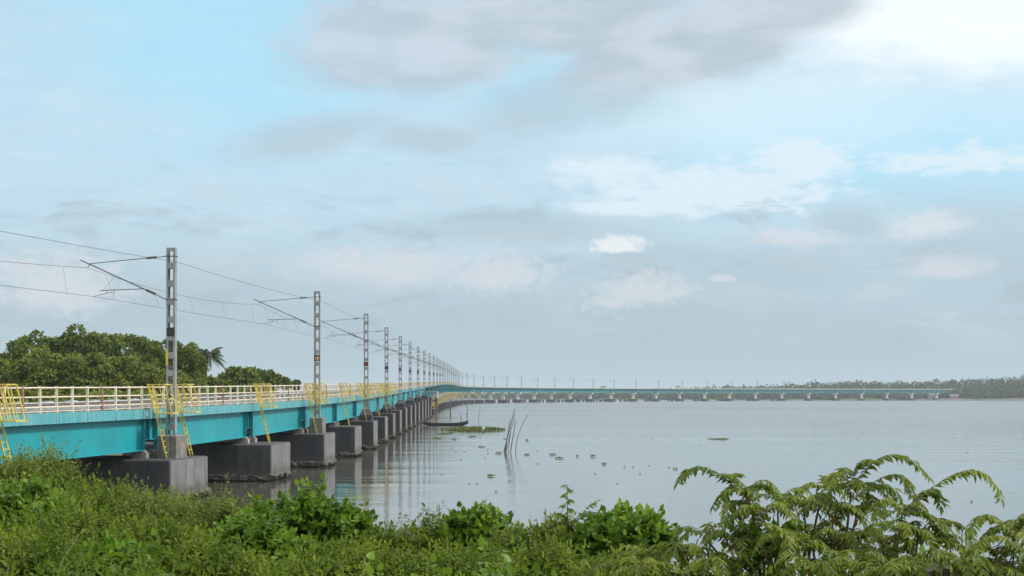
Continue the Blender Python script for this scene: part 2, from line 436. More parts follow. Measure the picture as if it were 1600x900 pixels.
gx = np.linspace(-34, 34, 171); gy = np.linspace(-14, 34, 121)
GX, GY = np.meshgrid(gx, gy); CZ, DE = canopy(GX, GY)
GZ = np.maximum(CZ - .24 + .05 * smooth_noise(GX * 1.5, GY * 1.5), -1.2)
bk = MB(); nx = len(gx)
bk.v = [tuple(p) for p in np.stack([GX, GY, GZ], -1).reshape(-1, 3)]
bk.f = [(j * nx + i, j * nx + i + 1, (j + 1) * nx + i + 1, (j + 1) * nx + i) for j in range(len(gy) - 1) for i in range(nx - 1)]; bk.m = [0] * len(bk.f)
tag(bk.build('ground', M['soil'], smooth=True), kind='structure')


def land(name, pts_shore, depth_dir, top, mat, rise=12.0, far=400.0):
    """low land behind a shoreline: beach, rise and a plateau"""
    b = MB(); n = len(pts_shore)
    prof = [(-3, -.6), (0, .03), (rise * .35, top * .6), (rise, top), (far, top + .3)]
    for (x, y) in pts_shore:
        for (o, z) in prof:
            zz = z + (.12 * top * math.sin(x * .05 + o) if o > 0 else 0)
            b.v.append((x + depth_dir[0] * o, y + depth_dir[1] * o, zz))
    k = len(prof)
    for i in range(n - 1):
        for j in range(k - 1): b.f.append((i * k + j, (i + 1) * k + j, (i + 1) * k + j + 1, i * k + j + 1)); b.m.append(0)
    return tag(b.build(name, mat, smooth=True), kind='structure')


land('river_bank', [(-24.5 - 1.2 * math.sin(y * .11), y) for y in range(24, 620, 6)], (-1, .15), .7, M['shore'], 5, 260)
FSX = [-200, 650, 850, 1000, 1200, 1400, 1500, 1700, 2400]; FSD = [2600, 2300, 2020, 1900, 1830, 1775, 1745, 1690, 1600]
shore = []
for px in range(-200, 2400, 12):
    d = np.interp(px, FSX, FSD) + 10 * math.sin(px * .05) + 5 * math.sin(px * .17); shore.append(((px - 800) * d / F, d))
land('far_shore', shore, (.25, 1), 2.6, M['sand'], 45, 900)

# ------------------------------------------------------------------ track alignment
CP = [(-31.0, 14), (-25.3, 34), (-18.75, 66), (-16.35, 83), (-13.85, 123), (-13.75, 163), (-14.72, 203), (-15.72, 243), (-16.68, 283), (-17.55, 323), (-18.4, 363), (-20.9, 483), (-24.1, 643), (-26.3, 803),
      (-27.4, 883), (-27.9, 923), (-27.6, 963), (-26.0, 1003), (-22.9, 1043), (-17.9, 1082), (-11.2, 1122), (-3.2, 1161), (6.8, 1200), (18.5, 1238), (31.8, 1276), (46.8, 1313), (63.6, 1349),
      (82.2, 1385), (101.9, 1419), (123.6, 1453), (146.7, 1486), (171.6, 1517), (197.3, 1548), (224.7, 1577), (253, 1605), (282.5, 1632), (312.6, 1658), (342.9, 1684), (373.3, 1710), (404, 1736), (435, 1761), (466, 1787), (500, 1815)]


def spline(t, y):
    n = len(t); h = np.diff(t); A = np.zeros((n, n)); r = np.zeros(n); A[0, 0] = A[-1, -1] = 1
    for i in range(1, n - 1):
        A[i, i - 1] = h[i - 1]; A[i, i] = 2 * (h[i - 1] + h[i]); A[i, i + 1] = h[i]
        r[i] = 6 * ((y[i + 1] - y[i]) / h[i] - (y[i] - y[i - 1]) / h[i - 1])
    m = np.linalg.solve(A, r)

    def ev(q):
        i = np.clip(np.searchsorted(t, q) - 1, 0, n - 2); a = t[i + 1] - q; b = q - t[i]; hh = h[i]
        return m[i] * a**3 / (6 * hh) + m[i + 1] * b**3 / (6 * hh) + (y[i] / hh - m[i] * hh / 6) * a + (y[i + 1] / hh - m[i + 1] * hh / 6) * b
    return ev


cp = np.array(CP); tt = np.concatenate([[0], np.cumsum(np.hypot(*np.diff(cp, axis=0).T))])
sx_, sy_ = spline(tt, cp[:, 0]), spline(tt, cp[:, 1])
qq = np.linspace(0, tt[-1], 24000); QX, QY = sx_(qq), sy_(qq)
S = np.concatenate([[0], np.cumsum(np.hypot(np.diff(QX), np.diff(QY)))]); S -= np.interp(83, QY, S)
HZ_Y = [14, 34, 66, 83, 123, 163, 203, 283, 363, 403, 540, 660, 760, 900, 1100, 1500, 1815]
HZ = [-1.1, -.97, -.78, -.67, -.35, -.05, .25, 1.0, 1.75, 2.1, 3.4, 4.4, 4.85, 5.05, 5.15, 5.55, 5.85]
MAST_OFF = .85


def mast_line(s): return Vector((float(np.interp(s, S, QX)), float(np.interp(s, S, QY)), 0))


def frame(s):
    """point on the outer deck edge at deck level, tangent and left normal"""
    a, b = mast_line(s - .5), mast_line(s + .5); t = (b - a).normalized(); l = Vector((-t.y, t.x, 0))
    p = mast_line(s) + l * MAST_OFF; p.z = EYE + float(np.interp(p.y, HZ_Y, HZ))
    return p, t, l


def place(o, s):
    p, t, l = frame(s); o.location = p; o.rotation_euler = (0, 0, math.atan2(t.y, t.x))


def place_span(o, s0, s1):
    a, b = frame(s0)[0], frame(s1)[0]; d = b - a
    o.location = a; o.rotation_euler = (0, -math.atan2(d.z, math.hypot(d.x, d.y)), math.atan2(d.y, d.x))


# local frame of everything on the bridge: x along the track, y to the left (away from the photographer), z from deck level
def track_parts(L, root):
    t = MB()
    for y in (1.75, 3.43):
        t = MB()
        t.box(.01, L - .01, y - .035, y + .035, .30, .35); t.box(.01, L - .01, y - .01, y + .01, .21, .30); t.box(.01, L - .01, y - .07, y + .07, .19, .21)
        t.build('rail', M['rail'], root)
    sl = MB(); x = .4
    while x < L - .3:
        sl.box(x, x + .24, 1.25, 3.93, .03, .185); x += .62
    sl.build('sleepers', M['conc'], root)
    du = MB()
    du.tube([(.03, .62, .16), (L - .03, .62, .16)], .085, 8); du.tube([(.03, .86, .13), (L - .03, .86, .13)], .06, 6)
    x = .8
    while x < L: du.box(x, x + .35, .45, 1.02, .01, .07); x += 2.5
    du.build('cable_duct', M['duct'], root)
    pb = MB(); x = 1.2
    while x < L - 1: pb.box(x, x + .75, 4.45, 4.85, .02, .42); x += 3.3
    pb.tube([(.03, 4.3, .28), (L - .03, 4.3, .28)], .09, 6)
    pb.build('far_duct', M['duct'], root)


def railing_rails(L, zs=(1.06, .68, .27)):
    b = MB()
    for z in zs: b.tube([(.02, .12, z), (L - .02, .12, z)], .033, 6)
    b.tube([(.02, .13, .09), (L - .02, .13, .09)], .022, 5)
    return b


def make_span20(posts_apart):
    L = 19.97; root = empty('bridge_span')
    g_ = MB()
    for y in (.30, 3.9):
        g_.box(.95, L - .95, y, y + .03, -1.90, -.44)                 # web
        g_.box(.95, L - .95, y - .20, y + .23, -1.95, -1.902)         # bottom flange
        g_.box(.0, .948, y + .08, y + .11, -1.42, -.44); g_.box(L - .948, L, y + .08, y + .11, -1.42, -.44)   # notched ends
        g_.box(.02, .948, y - .06, y + .26, -1.46, -1.422); g_.box(L - .948, L - .02, y - .06, y + .26, -1.46, -1.422)
        for x in (.95, L - .98): g_.box(x - .002, x + .032, y - .17, y - .003, -1.90, -.44)
        for x in (.02, L - .05): g_.box(x, x + .03, y - .06, y + .078, -1.42, -.44)
    for k in range(6): g_.box(1 + k * 3.58, 1.06 + k * 3.58, .335, 3.895, -1.6, -.6)
    gd = g_.build('girder', M['teal'], root)
    for x in (.5, L - .5): MB().tube([(x, .36, -.86), (x, .39, -.86)], .10, 12).build('access_hole', M['hole'], gd)  # solid near-black discs on the web, painted as the dark of the holes
    dk = MB(); dk.box(.005, L - .005, .05, 5.15, -.14, 0); dk.box(.005, L - .005, .16, .5, -.435, -.142); dk.box(.005, L - .005, 3.7, 4.15, -.435, -.142)
    dk.build('deck_slab', M['conc'], root)
    fa = MB(); fa.box(0.004, L - .004, 0, .045, -.43, .03); fa.box(.004, L - .004, 5.155, 5.2, -.43, .03)
    x = 1.6
    while x < L - 1: fa.box(x, x + .05, -.012, -.001, -.42, .02); x += 3.33
    fa.build('edge_fascia', M['fascia'], root)
    rl = railing_rails(L).build('railing', M['cream'], root)
    n = 12; allp = MB()
    for k in range(n):
        x = .25 + k * L / n; p = MB() if posts_apart else allp
        p.box(x - .048, x + .048, .075, .165, -.02, 1.13); p.box(x - .09, x + .09, .055, .2, .031, .045)
        if posts_apart: p.build('post', M['rust'] if k in posts_apart else M['cream'], rl)
    if not posts_apart: allp.build('posts', M['cream'], rl)
    track_parts(L, root)
    return root


def make_span40():
    L = 39.95; root = empty('bridge_span')
    g_ = MB()
    for y in (1.55, 3.65):
        g_.box(.1, L - .1, y, y + .03, -3.02, -.40)
        g_.box(.1, L - .1, y - .36, y + .39, -3.09, -3.022)
        for k in range(17):
            x = .12 + k * (L - .28) / 16; g_.box(x, x + .04, y - .22, y - .003, -3.02, -.40)
    for k in range(17):
        x = .12 + k * (L - .28) / 16
        g_.add([(x, .06, -.15), (x, 1.325, -.15), (x, 1.325, -.95), (x, .06, -.32), (x + .09, .06, -.15), (x + .09, 1.325, -.15), (x + .09, 1.325, -.95), (x + .09, .06, -.32)],
               [(0, 1, 2, 3), (7, 6, 5, 4), (0, 4, 5, 1), (1, 5, 6, 2), (2, 6, 7, 3), (3, 7, 4, 0)])
    for k in range(9): g_.box(.3 + k * 4.9, .4 + k * 4.9, 1.585, 3.645, -2.8, -.6)
    g_.build('girder', M['teal'], root)
    dk = MB(); dk.box(.005, L - .005, .05, 5.15, -.14, 0); dk.box(.005, L - .005, 1.35, 1.75, -.39, -.142); dk.build('deck_slab', M['conc'], root)
    fa = MB(); fa.box(.004, L - .004, 0, .045, -.20, .03); fa.box(.004, L - .004, 5.155, 5.2, -.20, .03); fa.build('edge_fascia', M['fascia'], root)
    rl = railing_rails(L)
    for k in range(24): x = .25 + k * L / 24; rl.box(x - .048, x + .048, .075, .165, -.02, 1.13)
    rl.build('railing', M['cream'], root)
    track_parts(L, root)
    return root


NEAR = [20.0 * k for k in range(-2, 17)]          # piers of the short spans
FARP = [320 + 40.0 * k for k in range(0, 41)]     # piers of the long spans
END = S[-1] - 30
FARP = [s for s in FARP if s < END]
protoA = make_span20((3, 8)); protoB = make_span20((-1,)); protoC = make_span40()
for i in range(len(NEAR) - 1):
    if i == 0: o = protoB
    elif i == 2: o = protoA
    else: o = copy_tree(protoA if i in (1, 3, 4, 5) else protoB)
    place_span(o, NEAR[i], NEAR[i + 1])
    k = i
    if i == 0: lab = 'turquoise girder span before the one at the left edge, outside the picture'
    elif i == 1: lab = 'turquoise girder span cut by the left edge of the picture'
    else: lab = 'short turquoise girder span with cream railing, %s from the left edge' % ordinal(i)
    if i == 1: lab = 'turquoise girder span furthest left, ending at the bushes'
    tag(o, lab, 'bridge span', 'short girder spans of the bridge')
for i in range(len(FARP) - 1):
    o = protoC if i == 0 else copy_tree(protoC)
    place_span(o, FARP[i], FARP[i + 1])
    tag(o, 'long deep turquoise girder span, %s beyond the grey platform' % ordinal(i + 1), 'bridge span', 'long girder spans of the bridge')


# ------------------------------------------------------------------ piers
def crust(x0, x1, y0, y1, z0, z1, seed):
    """lumpy shell and slime growth round the foot of a pier"""
    r = random.Random(seed); b = MB(); ring = []
    step = .28
    def edge(a, c):
        n = max(2, int((Vector(c) - Vector(a)).length / step)); return [Vector(a).lerp(Vector(c), k / n) for k in range(n)]
    ring = edge((x0, y0, 0), (x1, y0, 0)) + edge((x1, y0, 0), (x1, y1, 0)) + edge((x1, y1, 0), (x0, y1, 0)) + edge((x0, y1, 0), (x0, y0, 0))
    c = Vector(((x0 + x1) / 2, (y0 + y1) / 2, 0)); n = len(ring); rows = 4
    for j in range(rows):
        z = z1 + (z0 - z1) * j / (rows - 1)
        for p in ring:
            d = (p - c).normalized(); o = (.02, .16, .13, -.12)[j] + r.uniform(-.10, .10) * (j > 0)
            b.v.append((p.x + d.x * o, p.y + d.y * o, z + (r.uniform(-.10, .10) if 0 < j else r.uniform(0, .05))))
    for j in range(rows - 1):
        for k in range(n): b.f.append((j * n + k, j * n + (k + 1) % n, (j + 1) * n + (k + 1) % n, (j + 1) * n + k)); b.m.append(0)
    b.add([b.v[(rows - 1) * n + k] for k in range(n)], [tuple(range(n))])
    return b


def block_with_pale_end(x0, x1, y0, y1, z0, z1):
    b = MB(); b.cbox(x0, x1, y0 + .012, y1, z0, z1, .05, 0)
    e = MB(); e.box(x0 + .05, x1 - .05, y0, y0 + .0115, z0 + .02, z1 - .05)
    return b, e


PILE = []


def add_pile(x, y, root):
    if not PILE: o = MB().tube([(0, 0, -2.0), (0, 0, .31)], .38, 10).build('pile', M['pile'], root); PILE.append(o)
    else: o = PILE[0].copy(); col.objects.link(o); o.parent = root
    o.location = (x, y, 0)


def pier_short(s, mast, idx):
    p, t, l = frame(s); root = empty('bridge_pier', (p.x, p.y, 0), (0, 0, math.atan2(t.y, t.x)))
    top = p.z - 2.32; y0, y1 = -1.75, 7.0; foot = .30
    b, e = block_with_pale_end(-3, 3, y0, y1, foot, top)
    bd = b.build('pier_block', M['conc_dark'], root); e.build('end_face', M['conc_end'], bd)  # lit end and shaded faces are told apart by painted tone
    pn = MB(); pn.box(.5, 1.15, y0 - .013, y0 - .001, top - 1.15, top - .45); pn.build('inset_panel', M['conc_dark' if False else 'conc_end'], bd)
    crust(-2.95, 2.95, y0 + .05, y1 - .05, .02, foot + .16, idx).build('shell_crust', M['crust'], root)
    pl = MB()
    for x in (-2.1, 0, 2.1):
        for y in (-.8, 1.8, 4.4, 6.2): add_pile(x, y, root)
    for y in (.32, 3.92):
        for x in (-1.35, .75):
            q = MB(); q.box(x, x + .6, y - .35, y + .35, top - .01, top + .28); q.box(x + .08, x + .52, y - .26, y + .26, top + .281, top + .365)
            q.build('bearing', M['conc_block'], root)
    if mast:
        ph = p.z - 1.24
        q = MB()
        if idx < 5: q.cbox(-.85, .85, -1.35, -.40, top - .01, ph, .03)
        else:
            q.box(-1.0, 1.0, -1.45, -.30, top - .01, ph - .55)
            q.add([(-1.0, -1.45, ph - .55), (1, -1.45, ph - .55), (1, -.3, ph - .55), (-1, -.3, ph - .55), (-.3, -1.2, ph), (.3, -1.2, ph), (.3, -.5, ph), (-.3, -.5, ph)],
                  [(0, 1, 5, 4), (1, 2, 6, 5), (2, 3, 7, 6), (3, 0, 4, 7), (4, 5, 6, 7)])
        q.build('mast_pedestal', M['conc'] if idx < 5 else M['conc_dark'], root)
    return root


for i, s in enumerate(NEAR[:-1]):
    r_ = pier_short(s, i % 2 == 0, i)
    if i < 1: lab = 'concrete pier block hidden behind the bushes off the left edge'
    elif i == 1: lab = 'dark concrete pier block at the left edge behind the thicket'
    elif i == 2: lab = 'dark concrete pier block rising from the bushes below the nearest mast'
    else: lab = 'dark concrete pier block standing in water, %s after the one in the bushes' % ordinal(i - 2)
    tag(r_, lab, 'bridge pier', 'dark block piers under the short spans')


def pier_long(s, idx):
    p, t, l = frame(s); root = empty('bridge_pier', (p.x, p.y, 0), (0, 0, math.atan2(t.y, t.x)))
    top = p.z - 3.09 - .30
    b, e = block_with_pale_end(-2.6, 2.6, -1.0, 5.2, .12, 2.25)
    bd = b.build('pile_cap', M['conc_dark'], root); e.build('end_face', M['conc_dark'], bd)
    pl = MB()
    for x in (-1.6, 1.6):
        for y in (0., 2.1, 4.2): add_pile(x, y, root)
    sh = MB(); n = 8; prof = [(2.25, 1.0, 1.05), (top - 2.0, 1.0, 1.05), (top - 1.3, 1.05, 1.35), (top - .75, 1.15, 2.2)]
    prof = [q for q in prof]
    for (z, a, c_) in prof:
        for k in range(16):
            th = 2 * math.pi * k / 16; cx, cy = math.cos(th), math.sin(th)
            f = 1 / max(abs(cx), abs(cy)) ** .75
            sh.v.append((cx * a * f * .95, 2.1 + cy * c_ * f * .95, z))
    for j in range(len(prof) - 1):
        for k in range(16): sh.f.append((j * 16 + k, j * 16 + (k + 1) % 16, (j + 1) * 16 + (k + 1) % 16, (j + 1) * 16 + k)); sh.m.append(0)
    sh.build('shaft', M['conc_pale'], root)
    ca = MB(); ca.cbox(-1.25, 1.25, -.35, 4.55, top - .75, top, .05); ca.build('pier_cap', M['conc_pale'], root)
    be = MB()
    for y in (1.57, 3.67):
        for x in (-.9, .4): be.box(x, x + .5, y - .25, y + .25, top + .001, top + .295)
    be.build('bearings', M['conc'], root)
    if idx < 18:
        y = MB(); zt = top - 1.75
        y.box(-1.9, 1.9, -2.0, .2, zt - .08, zt)
        for q in np.linspace(-1.85, 1.85, 5): y.bar((q, -1.95, zt), (q, -1.95, zt + 1.2), .09)
        for x in (-1.85, 1.85):
            for q in (-1.2, -.4): y.bar((x, q, zt), (x, q, zt + 1.2), .08)
            for z in (.45, .82, 1.2): y.bar((x, -1.95, zt + z), (x, .2, zt + z), .10)
        for z in (.45, .82, 1.2): y.bar((-1.88, -1.95, zt + z), (1.88, -1.95, zt + z), .10)
        y.build('guard_rail', M['yellow'], root)
    return root


for i, s in enumerate(FARP):
    r_ = pier_long(s, i)
    lab = 'pale flared pier on a dark pile cap, %s after the grey platform' % ordinal(i + 1)
    if i < 18: lab = 'pale pier with yellow guard rail on dark pile cap, %s from the grey platform' % ordinal(i + 1)
    tag(r_, lab, 'bridge pier', 'flared piers under the long spans')
stump = MB(); stump.cbox(-.55, .55, -.55, .55, -1.5, 2.0, .06)
stump_me = None
rs = random.Random(3)
for i, s in enumerate(FARP[15:33]):
    p, t, l = frame(s)
    for k in range(rs.choice((3, 4, 4, 5))):
        q = p - t * 0 + l * (8.2 + k * rs.uniform(2.0, 2.6)) + t * rs.uniform(-1.5, 1.5)
        if stump_me is None:
            o = stump.build('pile_stump', M['pile']); stump_me = o.data
        else:
            o = bpy.data.objects.new('pile_stump', stump_me); col.objects.link(o)
        o.location = (q.x, q.y, rs.uniform(-.5, .3)); o.rotation_euler = (0, 0, math.atan2(t.y, t.x)); o.scale = (rs.uniform(.8, 1.5), rs.uniform(.8, 1.4), 1)
        tag(o, 'dark pile stump in the row beside the far flared piers', 'pile stump', 'pile stumps by the far piers')


# ------------------------------------------------------------------ overhead line masts
def make_mast():
    root = empty('overhead_line_mast'); p = MB(); H = 9.0
    hw, hd = .205, .15                       # half width across the track, half depth
    for sg in (-1, 1):
        p.box(-hd, hd, sg * hw - .012, sg * hw + .012, .03, H)                                                   # web of each channel
        for x in (-hd, hd - .014): p.box(x, x + .014, min(sg * (hw - .013), sg * (hw - .09)), max(sg * (hw - .013), sg * (hw - .09)), .03, H)
    z = .25
    while z < H:
        zz = min(z + .30, H)
        for x in (-hd - .0105, hd + .0005): p.box(x, x + .01, -hw + .004, hw - .004, z, zz)
        z += .86
    p.box(-.26, .26, -.34, .34, 0, .03)
    for sx in (-1, 1):
        for sy in (-1, 1): p.tube([(sx * .2, sy * .28, .03), (sx * .2, sy * .28, .14)], .02, 6)
    p.build('post', M['steel'], root)
    c = MB()
    c.tube([(0, .20, 6.52), (0, .42, 6.58), (0, .8, 6.79)], .022, 6); c.tube([(0, 1.28, 7.0), (0, 4.55, 8.46)], .028, 6)
    c.tube([(0, .2, 8.60), (0, .75, 8.56)], .02, 6); c.tube([(0, 1.25, 8.52), (0, 4.05, 8.28)], .02, 6)
    c.tube([(0, 4.05, 8.28), (0, 4.18, 8.08)], .02, 5)
    for z in (6.52, 8.60):
        c.box(-.2, .2, -.235, -.219, z - .03, z + .03); c.box(-.2, .2, .219, .245, z - .03, z + .03)
        for x in (-.19, .17): c.box(x, x + .02, -.218, .218, z - .012, z + .012)
    c.build('cantilever_arm', M['tube'], root)
    for a, b in (((0, .80, 6.79), (0, 1.28, 7.0)), ((0, .75, 8.56), (0, 1.25, 8.52))):
        i_ = MB(); a = Vector(a); b = Vector(b)
        for k in range(7):
            q = a.lerp(b, k / 7); i_.tube([q, a.lerp(b, (k + .55) / 7)], .068, 8); i_.tube([a.lerp(b, (k + .55) / 7), a.lerp(b, (k + 1) / 7)], .035, 8)
        i_.build('insulator', M['insul'], root)
    g_ = MB(); g_.tube([(0, 1.42, 7.04), (0, 3.55, 6.98)], .02, 6); g_.tube([(0, 2.85, 7.0), (0, 2.85, 6.84), (0, 3.05, 6.88), (0, 3.85, 6.70)], .014, 5)
    g_.tube([(0, 3.2, 6.99), (0, 3.2, 6.82)], .012, 5); g_.tube([(0, 2.8, 7.68), (0, 3.4, 6.99)], .007, 4)
    g_.build('register_arm', M['tube'], root)
    return root


mast0 = make_mast(); mplates = []
MAST_S = [20.0 * k for k in range(-2, 17, 2)] + FARP[1:]
masts = []
for i, s in enumerate(MAST_S):
    o = mast0 if i == 0 else copy_tree(mast0)
    p, t, l = frame(s); q = p - l * MAST_OFF
    o.location = (q.x, q.y, p.z - 1.24); o.rotation_euler = (rs.uniform(-.004, .004) * (i > 2), rs.uniform(-.004, .004) * (i > 2), math.atan2(t.y, t.x))
    masts.append((Vector(o.location), t, l))
    if i == 0: lab = 'grey lattice mast outside the left edge'
    elif i == 1: lab = 'tallest grey lattice mast, nearest, above the first pier in the bushes'
    else: lab = 'grey lattice mast, %s along the bridge from the nearest one' % ordinal(i)
    if s > 900: lab = 'thin distant mast, %s along the bridge from the nearest one' % ordinal(i)
    tag(o, lab, 'mast', 'overhead line masts along the bridge')
    if 0 < i < 14:
        k = MB(); zp = 4.75 if i == 1 else 4.05
        k.box(-.185, -.163, -.19, .19, zp, zp + .42)
        kp = k.build('number_plate', M['plate_red' if i % 2 == 1 and i > 2 else 'plate_dark'], o)
        if i == 2:
            ym = MB(); ym.box(-.192, -.186, -.12, .0, zp + .08, zp + .3); ym.box(-.192, -.186, .05, .10, zp + .1, zp + .3); ym.build('yellow_mark', M['yellow'], kp)
        if i == 1:
            ym = MB(); ym.box(-.172, -.152, .12, .235, 3.35, 4.1); ym.build('yellow_plate', M['yellow'], o)
    if s >= 320:
        k = MB(); k.box(-.45, .45, -.40, .84, -.10, -.002); k.box(-.35, .35, .35, .84, -.9, -.101)
        k.box(-.6, .6, -.5, .84, .95, 1.05); k.build('deck_bracket', M['teal'], o)
    elif False: pass

# overhead wires
wt = MB()
mess, cont = [], []
for (q, t, l), nxt in zip(masts[:-1], masts[1:]):
    a = q; b = nxt[0]; L_ = (b - a).length; n = 14
    i = len(mess)
    ma = a + l * 4.18 + Vector((0, 0, 8.08)); mb = b + nxt[2] * 4.18 + Vector((0, 0, 8.08))
    ca_ = a + l * 3.85 + Vector((0, 0, 6.69)); cb = b + nxt[2] * 3.85 + Vector((0, 0, 6.69))
    for k in range(n):
        u = k / n; sg = 4 * u * (1 - u)
        mess.append(ma.lerp(mb, u) - Vector((0, 0, .45 * sg))); cont.append(ca_.lerp(cb, u) - Vector((0, 0, .03 * sg)))
ol = empty('overhead_line', mess[0])
tag(ol, 'catenary and contact wires with droppers strung along the track side', 'overhead wire')


def off(pts): return [p - mess[0] for p in pts]


b = MB(); b.tube(off(mess), .0105, 5); b.build('messenger_wire', M['wire'], ol)
b = MB(); b.tube(off(cont), .0105, 5); b.build('contact_wire', M['wire'], ol)
b = MB()
for i in range(len(mess) // 14):
    for k in (1, 4, 7, 10, 13):
        j = i * 14 + k
        if j < len(mess): b.tube(off([mess[j], cont[j] + (cont[j] - cont[j - 1]) * (.25 if k < 7 else -.1)]), .006, 3)
b.build('droppers', M['wire'], ol)
rw = []
for (q, t, l), nxt in zip(masts[:-1], masts[1:]):
    a = q - l * .27 + Vector((0, 0, 8.32)); c_ = nxt[0] - nxt[2] * .27 + Vector((0, 0, 8.32))
    for k in range(10): u = k / 10; rw.append(a.lerp(c_, u) - Vector((0, 0, .14 * 4 * u * (1 - u))))
b = MB(); b.tube([p - rw[0] for p in rw], .010, 5); o = b.build('return_wire', M['wire']); o.location = rw[0]
tag(o, 'single thin wire clipped to the outer side of the mast tops', 'overhead wire')


# ------------------------------------------------------------------ yellow inspection ladders
def make_ladder():
    root = empty('inspection_ladder'); ld = MB(); zt, zb, yt, yb = 1.16, -2.30, -.12, -1.0
    for x in (-.22, .22): ld.bar((x, yt, zt), (x, yb, zb), .055, .055)
    n = 13
    for k in range(1, n):
        u = k / n; y = yt + (yb - yt) * u; z = zt + (zb - zt) * u; ld.bar((-.2, y, z), (.2, y, z), .035)
    ld.build('ladder', M['yellow'], root)
    sl = (yb - yt) / (zb - zt)
    c = MB(); w_ = .42

    def P(x, o, z): return (x, yt + (z - zt) * sl - o, z)
    for x in (-w_, w_):
        for o in (.02, .30, .58, .86): c.bar(P(x, o, 1.2), P(x, o, -.12), .042)
        c.bar(P(x, .0, 1.2), P(x, .88, 1.2), .045); c.bar(P(x, .0, .5), P(x, .88, .5), .035)
    c.bar(P(-w_, .86, 1.2), P(w_, .86, 1.2), .05); c.bar(P(-w_, .86, .5), P(w_, .86, .5), .035); c.bar(P(-w_, .0, 1.2), P(w_, .0, 1.2), .05)
    for o in (.25, .5): c.bar(P(-w_, o, 1.2), P(w_, o, 1.2), .035)
    c.build('guard_cage', M['yellow'], root)
    f = MB(); a = P(0, .02, -.14)
    f.box(-w_ - .04, w_ + .04, a[1] - .9, a[1] - .10, -.20, -.135); f.build('landing', M['yellow'], root)
    return root


lad0 = make_ladder(); first = True
for i, s in enumerate(NEAR[:-2]):
    if i == 0 or i > 9: continue
    for j, dx in enumerate((-1.0, 2.7) if i % 2 == 0 else ((1.75,) if i == 1 else (.3,))):
        o = lad0 if first else copy_tree(lad0); first = False
        place(o, s + dx)
        pos = 'before' if j == 0 else 'behind'
        if i == 1: lab = 'yellow caged ladder at the left edge above the thicket'
        elif i % 2 == 0: lab = 'yellow caged ladder just %s the %s lattice mast of the bridge' % (pos, ordinal(i // 2))
        else: lab = 'yellow caged ladder midway between the %s and %s lattice masts' % (ordinal(i // 2), ordinal(i // 2 + 1))
        tag(o, lab, 'ladder', 'yellow inspection ladders on the bridge side')

# inspection platform and the yellow stair where the long spans begin
p, t, l = frame(300); pf = empty('inspection_platform', p, (0, 0, math.atan2(t.y, t.x)))
tag(pf, 'grey steel platform with handrails on the piers where the long spans begin', 'platform')
b = MB(); b.box(-4, 14, -3.2, -.5, -2.35, -2.2); b.box(-4, 14, -3.2, -3.0, -2.62, -2.351); b.build('platform_deck', M['steel'], pf)
b = MB()
for x in np.linspace(-3.9, 13.9, 10): b.bar((x, -3.12, -2.2), (x, -3.12, -1.1), .08)
for z in (-1.1, -1.6): b.bar((-3.95, -3.12, z), (13.95, -3.12, z), .07)
for x in (-3.9, 13.9): b.bar((x, -3.1, -1.1), (x, -.6, -1.1), .07); b.bar((x, -3.1, -1.6), (x, -.6, -1.6), .07)
b.build('handrail', M['cream'], pf)
b = MB()
for x in (-3.2, 3.0, 9.5): b.bar((x, -2.8, -2.36), (x, -2.8, -7.6), .3); b.bar((x, -2.8, -3.4), (x, -.9, -2.4), .14)
b.build('support_post', M['conc'], pf)


# ------------------------------------------------------------------ foliage machinery
LEAF = {'oval': ([(0, 0, 0), (.28, -.42, .05), (.68, -.40, .04), (1, 0, -.10), (.68, .40, .04), (.28, .42, .05)]),
        'heart': ([(.0, 0, 0), (.10, -.52, .06), (.55, -.46, .05), (1, 0, -.14), (.55, .46, .05), (.10, .52, .06)]),
        'lance': ([(0, 0, 0), (.22, -.40, .04), (.60, -.36, .02), (1, 0, -.14), (.60, .36, .02), (.22, .40, .04)]),
        'tuft': ([(0, 0, 0), (.25, -.5, .14), (.8, -.38, .02), (1, 0, -.16), (.75, .45, .10), (.2, .5, .0)])}


def unit(v): return v / np.maximum(np.linalg.norm(v, axis=-1, keepdims=True), 1e-9)


